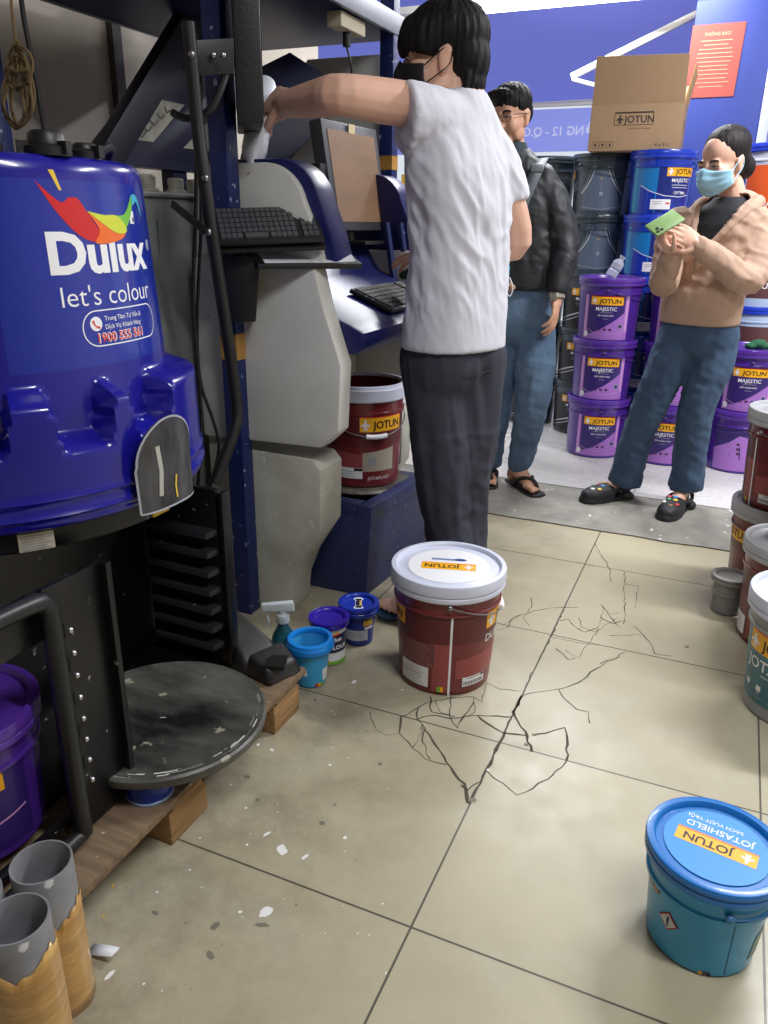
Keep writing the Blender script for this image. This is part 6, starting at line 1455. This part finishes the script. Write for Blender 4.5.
q = MB(); loft(q, [(at(512, 156, 3.59), rt2 * .078, f2v * .078), (at(511, 150, 3.585), rt2 * .074, f2v * .074), (at(510, 143, 3.58), rt2 * .070, f2v * .070)]); wb(q, 'collar', mat('collar_teal', (34, 52, 62), 0.7), p2)
JEAN = mat('blue_jeans', (98, 122, 148), 0.85, c2=(66, 90, 118), scale=6, bump=0.2, bscale=40)
mb = MB()
loft(mb, [(cz(517, 270), rt2 * .145, f2v * .10), (cz(517, 295), rt2 * .152, f2v * .112), (cz(517, 318), rt2 * .156, f2v * .116), (cz(517, 332), rt2 * .150, f2v * .104), (cz(517, 342), rt2 * .13, f2v * .085)], 2.4)
limb(mb, [cz(534, 318), cz(535, 350, 3.58), at(533, 400, 3.53), at(525, 440, 3.56), at(519, 467, 3.60)], [.092, .092, .078, .064, .056], flat=True)
limb(mb, [cz(501, 318), cz(499, 350, 3.59), at(497, 400, 3.57), at(492, 440, 3.60), at(490, 464, 3.62)], [.090, .090, .074, .060, .054], flat=True)
fk = folds((0.9, 0.2, -0.5), 13, 5, 0.006, seed=21); fk2 = folds((0, 0, 1), 14, 3, 0.004, seed=5)
cloth(mb, 'jeans', p2, JEAN, 0.009, 5, lambda p: fk(p) * (1.0 if p.z < 0.65 else 0.4) + fk2(p))
face_parts(p2, hc2, hf2, 0.98, 1.0, 0.3)
r, f, u, M = frame(hf2); PP = lambda x, y, z: hc2 + (r * x + f * y + u * z) * 0.98; mb = MB()
mb.ell(PP(0, -0.018, 0.058), (0.081, 0.098, 0.074), n=18, M=M); mb.ell(PP(0, -0.062, 0.012), (0.073, 0.050, 0.062), n=14, M=M)
mb.ell(PP(0.015, 0.062, 0.088), (0.062, 0.032, 0.024), n=12, M=M)
for sg in (-1, 1): mb.ell(PP(sg * 0.066, 0.006, 0.050), (0.015, 0.036, 0.032), n=10, M=M)
hair_mesh(mb, p2, HAIR, 0.005, 0.0035)
q = MB()
for sg in (-1, 1):
    ring = [PP(sg * 0.034 + 0.024 * math.cos(a), 0.100 - 0.10 * (abs(sg * 0.034 + 0.024 * math.cos(a)) - 0.02) ** 1, 0.003 + 0.017 * math.sin(a)) for a in [2 * math.pi * k / 20 for k in range(21)]]
    q.tube(ring, 0.0012, 6); q.tube([PP(sg * 0.058, 0.096, 0.010), PP(sg * 0.080, 0.05, 0.012), PP(sg * 0.082, -0.02, 0.008)], 0.0014, 6)
q.tube([PP(-0.010, 0.104, 0.006), PP(0, 0.108, 0.009), PP(0.010, 0.104, 0.006)], 0.0012, 6)
wb(q, 'glasses', mat('glasses_metal', (60, 58, 60), 0.3, 0.7), p2)
q = MB(); dW = (at(553, 340, 3.46) - wl2).normalized(); rm = dW.to_track_quat('Z', 'Y').to_matrix(); q.lathe([(0.030, -0.014), (0.036, -0.012), (0.036, 0.008), (0.030, 0.010), (0.030, -0.014)], 24); q.v = [rm @ V((p.x * 1.02, p.y * 0.92, p.z)) + wl2 - dW * 0.004 for p in q.v]; q.box(wl2 + V((-0.004, -0.036, 0.0)), (0.026, 0.008, 0.022), 0)
wb(q, 'wristwatch', mat('watch_steel', (170, 168, 158), 0.35, 0.6), p2)
bg_ = thing('shoulder_bag', 'grey webbing strap of a bag across the black jacket', 'bag', cz(500, 240, 3.70))
def onjk(px, py, Y): return at(px, py, Y)
q = MB(); path = [at(543, 158, 3.66), at(540, 163, 3.55), at(536, 172, 3.485), at(524, 200, 3.455), at(512, 228, 3.45), at(498, 252, 3.455)]
pp = spline(path, 6); wv = V((0.7, 0, 0.42)).normalized() * 0.024
vs = []
for i, p in enumerate(pp):
    tdir = (pp[min(i + 1, len(pp) - 1)] - pp[max(i - 1, 0)]).normalized(); sdv = tdir.cross(V((0.1, -1, 0.1))).normalized() * 0.024
    vs += [p - sdv, p + sdv]
q.add(vs, [(2 * i, 2 * i + 1, 2 * i + 3, 2 * i + 2) for i in range(len(pp) - 1)])
o = wb(q, 'strap', mat('strap_grey', (92, 100, 108), 0.6), bg_, sharp=180); md = o.modifiers.new('s', 'SOLIDIFY'); md.thickness = 0.006
q = MB(); q.box(at(537, 168, 3.487), (0.05, 0.012, 0.03), rz=0.2); wb(q, 'buckle', mat('buckle_grey', (130, 136, 144), 0.35, 0.5), bg_, bevel=0.003)
q = MB(); q.box(cz(492, 262, 3.76), (0.24, 0.09, 0.28)); wb(q, 'pouch', mat('bag_dark', (40, 44, 50), 0.7), bg_, bevel=0.02, bseg=3)
sp_ = thing('sanitizer_bottle', 'small dark bottle with cyan cap and white cord in a hand', 'bottle', at(503, 296, 3.25))
q = MB(); q.lathe([(0, 0), (0.022, 0), (0.024, 0.004), (0.024, 0.075), (0.016, 0.086), (0, 0.086)], 20); q.build('body', mat('bottle_dark', (24, 26, 34), 0.3), sp_)
q = MB(); q.lathe([(0, 0.084), (0.02, 0.084), (0.02, 0.118), (0.018, 0.121), (0, 0.121)], 20); q.build('cap', mat('cap_cyan', (80, 180, 210), 0.4), sp_)
q = MB(); q.tube(spline([(0.024, -0.006, 0.075), (0.042, -0.012, 0.04), (0.036, -0.016, 0.004), (0.022, -0.018, 0.012), (0.024, -0.012, 0.05)], 5), 0.0025, 6); q.build('cord', WHITE, sp_)

# ---------------------------------------------------------------- woman
p3 = thing('person', 'woman in beige hooded jacket and blue face mask looking at a phone', 'person', (-0.22, 3.58, 0.02))
f3v = V((-0.36, -0.93, 0)).normalized(); rt3 = f3v.cross(UP).normalized()
hc3 = at(722, 163, 3.55); hf3 = V((-0.56, -0.78, -0.26))
mb = MB(); head(mb, hc3, hf3, 0.95)
limb(mb, [at(731, 185, 3.60), at(734, 208, 3.62)], [0.047, 0.055])
def cw(px, py, Y=3.60): return at(px, py, Y)
loft(mb, [(cw(703, 320), rt3 * .13, f3v * .09), (cw(710, 280), rt3 * .125, f3v * .09), (cw(718, 235), rt3 * .135, f3v * .09), (cw(722, 212), rt3 * .10, f3v * .06)])
eR = at(664, 283, 3.44); wR3 = at(672, 252, 3.30); eL = at(748, 280, 3.48); wL3 = at(700, 246, 3.30)
limb(mb, [cw(676, 222, 3.58), eR, wR3], [.042, .036, .024]); limb(mb, [cw(757, 222, 3.60), eL, wL3], [.042, .036, .024])
ph = at(665, 223, 3.212)
hand(mb, wR3, at(657, 236, 3.24) - wR3, V((0.45, 0.1, 0.8)), -1, (0.50, 0.55, 0.6, 0.6), 0.9, 0.5)
hand(mb, wL3, at(676, 229, 3.25) - wL3, V((-0.25, 0.65, -0.2)), 1, (0.42, 0.5, 0.55, 0.6), 0.9, 0.5)
kR, aR3, kL, aL3 = at(652, 400, 3.54), at(622, 478, 3.60), at(697, 405, 3.55), at(684, 482, 3.60)
limb(mb, [cw(682, 330), kR, aR3], [.07, .05, .034]); limb(mb, [cw(716, 332), kL, aL3], [.07, .05, .034])
tA, tB = on_floor(588, 498, 0.035), on_floor(658, 521, 0.03)
HA = foot(mb, V((aR3.x, aR3.y, .1)), tA, 0.9); HB3 = foot(mb, V((aL3.x, aL3.y - 0.02, .1)), tB, 0.9)
body_mesh(mb, p3, SKIN)
CROC = mat('clog_black', (24, 25, 30), 0.6)
CH = [mat('charm_%s' % n, c, 0.4) for n, c in (('blue', (70, 150, 220)), ('yellow', (226, 200, 70)), ('red', (200, 60, 70)), ('green', (70, 160, 110)), ('white', (225, 225, 225)), ('brown', (140, 100, 70)))]
for H_, seed in ((HA, 1), (HB3, 2)):
    q = MB(); X_ = lambda x, y, z: H_(x, y, z)
    w_ = lambda b: H_(0, b, 0) - H_(0, 0, 0); z_ = lambda b: H_(0, 0, b) - H_(0, 0, 0)
    loft(q, [(X_(x, 0, -0.012 + 0.0), w_(b), z_(0.018)) for x, b in ((-0.03, 0.02), (-0.01, 0.042), (0.08, 0.046), (0.17, 0.058), (0.23, 0.055), (0.265, 0.035), (0.275, 0.012))], 3.2, 20)
    loft(q, [(X_(x, 0, 0.012), w_(b), z_(h)) for x, b, h in ((0.10, 0.048, 0.060), (0.13, 0.052, 0.062), (0.17, 0.055, 0.055), (0.22, 0.053, 0.042), (0.255, 0.036, 0.028), (0.268, 0.012, 0.012))], 2.3, 20)
    for sg in (-1, 1): q.ell(X_(0.03, sg * 0.040, 0.012), (0.03, 0.03, 0.022), n=8)
    q.tube(spline([X_(0.10, -0.050, 0.045), X_(0.04, -0.050, 0.050), X_(-0.028, -0.02, 0.058), X_(-0.028, 0.02, 0.058), X_(0.04, 0.050, 0.050), X_(0.10, 0.050, 0.045)], 5), 0.010, 8)
    me = voxel(q, 0.005, 2); off = V(p3.location)
    for v in me.vertices: v.co -= off
    cg = finish('clog', me, CROC, p3, 180)
    random.seed(seed)
    for k in range(7):
        x, y = 0.13 + 0.10 * (k % 4) / 3.5, -0.03 + 0.03 * (k // 3) + 0.01 * (k % 2); h = 0.012 + 0.060 - 0.02 * max(0, (x - 0.13) / 0.09) - 6.0 * y * y
        q = MB(); q.ell(X_(x, y, h), (0.011, 0.011, 0.005), n=8); wb(q, 'charm', CH[(k + seed) % 6], cg, p3)
DJ = mat('dark_jeans', (66, 90, 118), 0.85, c2=(48, 70, 98), scale=5, bump=0.2, bscale=40)
mb = MB()
loft(mb, [(cw(703, 300), rt3 * .122, f3v * .095), (cw(701, 318), rt3 * .138, f3v * .108), (cw(698, 335), rt3 * .150, f3v * .118), (cw(695, 348), rt3 * .145, f3v * .105), (cw(693, 358), rt3 * .12, f3v * .085)], 2.4)
limb(mb, [cw(681, 333), cw(671, 360, 3.57), kR, at(636, 440, 3.57), at(625, 482, 3.60)], [.088, .088, .074, .068, .074], flat=True)
limb(mb, [cw(717, 335), cw(711, 365, 3.57), kL, at(691, 445, 3.57), at(685, 487, 3.60)], [.088, .086, .072, .068, .074], flat=True)
fq = folds((0.8, 0.3, -0.5), 15, 5, 0.005, seed=31); fq2 = folds((0, 0, 1), 16, 3, 0.003, seed=15)
cloth(mb, 'jeans', p3, DJ, 0.0085, 4, lambda p: fq(p) + fq2(p))
TEEB = mat('black_tee', (26, 28, 34), 0.8)
mb = MB()
loft(mb, [(cw(706, 305), rt3 * .125, f3v * .10), (cw(711, 280), rt3 * .130, f3v * .11), (cw(716, 250), rt3 * .135, f3v * .112), (cw(722, 225), rt3 * .140, f3v * .10), (cw(726, 210), rt3 * .12, f3v * .08), (cw(730, 202), rt3 * .075, f3v * .062), (cw(731, 197), rt3 * .060, f3v * .055)])
cloth(mb, 'tee', p3, TEEB, 0.008, 2)
HOOD = mat('beige_hoodie', (178, 147, 128), 0.8, bump=0.2, bscale=22)
mb = MB()
rings = [(cw(699, 323), rt3 * .160, f3v * .128), (cw(700, 312), rt3 * .160, f3v * .134), (cw(704, 290), rt3 * .154, f3v * .140), (cw(711, 262), rt3 * .146, f3v * .130), (cw(718, 235), rt3 * .156, f3v * .120), (cw(722, 218), rt3 * .160, f3v * .105), (cw(727, 208), rt3 * .135, f3v * .090), (cw(731, 200), rt3 * .085, f3v * .075), (cw(733, 195), rt3 * .072, f3v * .068)]
loft(mb, rings, 2.4)
limb(mb, [cw(679, 224, 3.58), cw(670, 250, 3.52), eR, at(667, 268, 3.36), at(672, 253, 3.31)], [.064, .060, .054, .045, .036])
limb(mb, [cw(753, 222, 3.60), cw(756, 250, 3.56), eL, at(722, 263, 3.38), at(699, 246, 3.305)], [.066, .062, .056, .047, .036])
fh_ = folds((0.9, 0.2, -0.45), 17, 6, 0.0055, seed=41); fh2 = folds((0.2, 0.2, 1), 15, 5, 0.004, seed=45)
nc = cw(728, 205); zc_ = cw(708, 258)
def vcut(p):
    q_ = p - nc
    if q_.dot(f3v) < 0.02: return False
    zt, zb = nc.z + 0.03, zc_.z
    if p.z < zb: return False
    k = (p.z - zb) / (zt - zb); cx0 = zc_ + (nc - zc_) * k
    return abs((p - cx0).dot(rt3) + 0.0) < 0.092 * k ** 0.8 + 0.004 and (p - cx0).dot(f3v) < 0.20 and (p - cx0).dot(f3v) > 0.02
hj = cloth(mb, 'jacket', p3, HOOD, 0.007, 3, lambda p: (fh_(p) + fh2(p)) * max(0.15, min(1, (p.z - 0.87) / 0.06)), vcut, 0.006)
mb = MB()      # hood lying on the shoulders
for sg in (-1, 1):
    pts = [zc_ + f3v * 0.128 + rt3 * sg * 0.006 + UP * 0.0]
    for k, (fo, ro, zo) in enumerate(((0.125, 0.040, 0.055), (0.095, 0.078, 0.13), (0.045, 0.105, 0.185), (-0.03, 0.10, 0.21), (-0.09, 0.05, 0.20), (-0.10, 0.0, 0.195))):
        cx0 = zc_ + (nc - zc_) * (zo / 0.16 if zo < 0.16 else 1.0); pts.append(V((cx0.x, cx0.y, zc_.z + zo)) + f3v * fo + rt3 * sg * ro)
    limb(mb, pts, [.008, .014, .018, .024, .030, .034, .036])
hm_ = nc - f3v * 0.105 + UP * 0.0
mb.ell(hm_, (0.10, 0.045, 0.06), n=12, M=frame(f3v)[3])
cloth(mb, 'hood', p3, HOOD, 0.007, 3, lambda p: fh_(p) * 0.5)
q = MB(); q.tube([zc_ + f3v * 0.136 - UP * 0.005, cw(704, 290) + f3v * 0.137, cw(700, 312) + f3v * 0.128, cw(699, 322) + f3v * 0.118], 0.003, 6); wb(q, 'zip', mat('zip_beige', (150, 122, 104), 0.5), hj, p3)
mask(p3, hc3, hf3, 0.98, mat('blue_mask', (150, 198, 222), 0.7))
face_parts(p3, hc3, hf3, 0.95, 1.0, 0.3)
r, f, u, M = frame(hf3); PP = lambda x, y, z: hc3 + (r * x + f * y + u * z) * 0.95; mb = MB()
mb.ell(PP(0, -0.036, 0.055), (0.0815, 0.094, 0.078), n=18, M=M); mb.ell(PP(0, -0.070, 0.0), (0.074, 0.05, 0.062), n=14, M=M); mb.ell(PP(0, -0.135, -0.045), (0.046, 0.042, 0.048), n=14, M=M)
for sg in (-1, 1): mb.ell(PP(sg * 0.066, -0.022, 0.034), (0.014, 0.036, 0.030), n=10, M=M)
hair_mesh(mb, p3, mat('hair_brown', (30, 25, 26), 0.6, bump=0.7, bscale=60, stretch=(1, 1, 0.15), spec=0.25), 0.005, 0.0016)
fn = thing('phone', 'pale green phone held up by the woman in the beige jacket', 'phone', ph)
pu_ = V((0.66, 0.60, 0.46)).normalized(); pn = V((-0.25, -0.80, 0.35)); pn = (pn - pu_ * pn.dot(pu_)).normalized(); pr_ = pu_.cross(pn).normalized()
q = MB(); q.hexa(quadbox(V((0, 0, 0)) - pn * 0.005, pr_, pu_, pn, 0.070, 0.128, 0.010)); q.build('case', mat('phone_green', (120, 150, 92), 0.45), fn, 0.004)
q = MB()
for a, b in ((0.022, -0.050), (0.022, -0.033), (0.008, -0.042)): q.ell(pr_ * a + pu_ * b + pn * 0.006, (0.006, 0.006, 0.006), n=8)
q.build('camera_lens', mat('lens_dark', (60, 74, 60), 0.2), fn)
